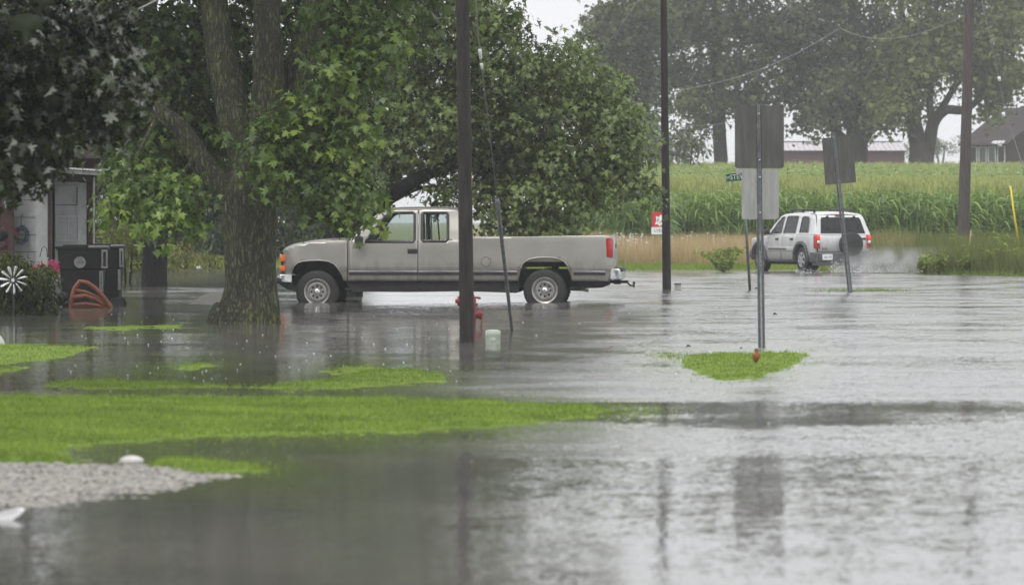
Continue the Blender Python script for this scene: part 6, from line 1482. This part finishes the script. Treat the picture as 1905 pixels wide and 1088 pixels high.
mb.add([pt(0, 0, -1), pt(lat, 0, -1), pt(lat, 0, ez), pt(0, 0, ez), pt(0, 2*half, -1), pt(0, 2*half, ez), pt(0, half, rdg-.1), pt(lat, 2*half, -1), pt(lat, 2*half, ez), pt(lat, half, rdg-.1)], [(0, 1, 2, 3), (0, 3, 6, 5, 4), (1, 7, 8, 9, 2), (4, 5, 8, 7)])
mb.build('wall', M['brick'], hr)
mb = MB(); ov = .35; sl = (rdg-ez)/half
A = [pt(-ov, -ov, ez-sl*ov), pt(lat+ov, -ov, ez-sl*ov), pt(lat+ov, half, rdg), pt(-ov, half, rdg), pt(lat+ov, 2*half+ov, ez-sl*ov), pt(-ov, 2*half+ov, ez-sl*ov)]
mb.add(A+[p+Vector((0, 0, -.12)) for p in A], [(0, 1, 2, 3), (3, 2, 4, 5), (6, 9, 8, 7), (9, 11, 10, 8), (0, 6, 7, 1), (0, 3, 9, 6), (3, 5, 11, 9), (1, 7, 8, 2), (2, 8, 10, 4), (4, 10, 11, 5)])
ro = mb.build('roof', M['brownroof'], hr); mb = MB()
for k in range(15): l = -ov+(lat+2*ov)*k/14; mb.tube([pt(l, -ov, ez-sl*ov+.02), pt(l, half, rdg+.02)], .03, n=4)
mb.build('roof_rib', M['brownroof'], ro)
mb = MB(); mb.tube([pt(lat+ov, -ov-.04, ez-sl*ov-.06), pt(-ov, -ov-.04, ez-sl*ov-.06)], .06, n=6); mb.build('gutter', M['brownroof'], ro)
for k in range(4):
    l0, l1 = lat*(.92-.235*k), lat*(.92-.235*k-.20); z0, z1 = ez-1.5, ez-.32; mb = MB()
    for (la, lb_, za, zb) in ((l0, l0-.07, z0, z1), (l1+.07, l1, z0, z1), (l0, l1, z0, z0+.07), (l0, l1, z1-.07, z1)):
        P = [pt(la, -.05, za), pt(lb_, -.05, za), pt(lb_, -.05, zb), pt(la, -.05, zb), pt(la, -.002, za), pt(lb_, -.002, za), pt(lb_, -.002, zb), pt(la, -.002, zb)]
        mb.add(P, [(0, 1, 2, 3), (4, 7, 6, 5), (0, 4, 5, 1), (1, 5, 6, 2), (2, 6, 7, 3), (3, 7, 4, 0)])
    wn = mb.build('window', M['offwhite'], hr); mb = MB(); mb.add([pt(l0-.02, -.02, z0+.02), pt(l1+.02, -.02, z0+.02), pt(l1+.02, -.02, z1-.02), pt(l0-.02, -.02, z1-.02)], [(0, 1, 2, 3)]); mb.build('pane', M['tint'], wn)
mb = MB(); P = [pt(lat*.30, -.3, ez-.12), pt(0, -.55, ez-.32), pt(0, -.05, ez+.02), pt(lat*.30, -.05, ez+.02)]; mb.add(P, [(0, 1, 2, 3)]); o = mb.build('small_awning', M['offwhite'], hr); o.modifiers.new('t', 'SOLIDIFY').thickness = .04

# ---------------------------------------------------------------- spray behind the car, then the wet air
def volmat(name, col, dens, noisy=False):
    m = bpy.data.materials.new(name); m.use_nodes = True; t = m.node_tree; t.nodes.clear()
    v = t.nodes.new('ShaderNodeVolumePrincipled'); v.inputs['Color'].default_value = (*col, 1); v.inputs['Density'].default_value = dens; v.inputs['Anisotropy'].default_value = 0 if noisy else .2
    o = t.nodes.new('ShaderNodeOutputMaterial'); t.links.new(v.outputs[0], o.inputs['Volume'])
    if noisy:
        tcn = t.nodes.new('ShaderNodeTexCoord'); n = t.nodes.new('ShaderNodeTexNoise'); n.inputs['Scale'].default_value = 2.6; n.inputs['Detail'].default_value = 6
        t.links.new(tcn.outputs['Object'], n.inputs[0])
        s = t.nodes.new('ShaderNodeSeparateXYZ'); t.links.new(tcn.outputs['Generated'], s.inputs[0])
        r = t.nodes.new('ShaderNodeMapRange'); r.inputs[1].default_value = .38; r.inputs[2].default_value = .7; r.inputs[3].default_value = 0; r.inputs[4].default_value = dens
        t.links.new(n.outputs[0], r.inputs[0])
        def edge(sock, c, w_):       # falls to 0 towards the edge of the cloud
            a = t.nodes.new('ShaderNodeMath'); a.operation = 'SUBTRACT'; t.links.new(sock, a.inputs[0]); a.inputs[1].default_value = c
            b = t.nodes.new('ShaderNodeMath'); b.operation = 'ABSOLUTE'; t.links.new(a.outputs[0], b.inputs[0])
            k = t.nodes.new('ShaderNodeMapRange'); k.interpolation_type = 'SMOOTHSTEP'; k.inputs[1].default_value = w_; k.inputs[2].default_value = w_*.25; t.links.new(b.outputs[0], k.inputs[0]); return k.outputs[0]
        x = r.outputs[0]
        for q_ in (edge(s.outputs[0], .46, .46), edge(s.outputs[1], .5, .5), edge(s.outputs[2], .0, .9)):
            mm = t.nodes.new('ShaderNodeMath'); mm.operation = 'MULTIPLY'; t.links.new(x, mm.inputs[0]); t.links.new(q_, mm.inputs[1]); x = mm.outputs[0]
        t.links.new(x, v.inputs['Density'])
    return m
x0, x1 = X_(1535, 119), X_(1870, 119)
mb = MB(); mb.box(0, x1-x0, -1.5, 1.5, .02, .9); o = mb.build('tyre_spray', volmat('tyre_spray', (.99, .99, .99), 1.9, True)); o.location = (x0, 120.2, 0); tag(o, kind='stuff')
mb = MB(); r2 = random.Random(4)
for i in range(420):
    u = r2.random()**1.6; z = abs(r2.gauss(0, .16))*(1-.4*u)+.02; p = (x0+.2+u*2.4, 119.0+r2.gauss(0, .5), z); r_ = r2.uniform(.006, .018); mb.sphere(p, r_, n=4)
for wx in (1484, 1500, 1590, 1606):
    for i in range(60): mb.sphere((X_(wx+r2.gauss(6, 9), 119.9), 119.6+r2.gauss(0, .3), abs(r2.gauss(0, .07))), r2.uniform(.005, .012), n=4)
tag(mb.build('spray_drops', M['foam'], None, True), kind='stuff')
mb = MB(); mb.box(-720, 720, -60, 1440, -1.6, 20); o = mb.build('haze', volmat('rain_haze', (.95, .965, .98), .0006)); tag(o, kind='stuff')
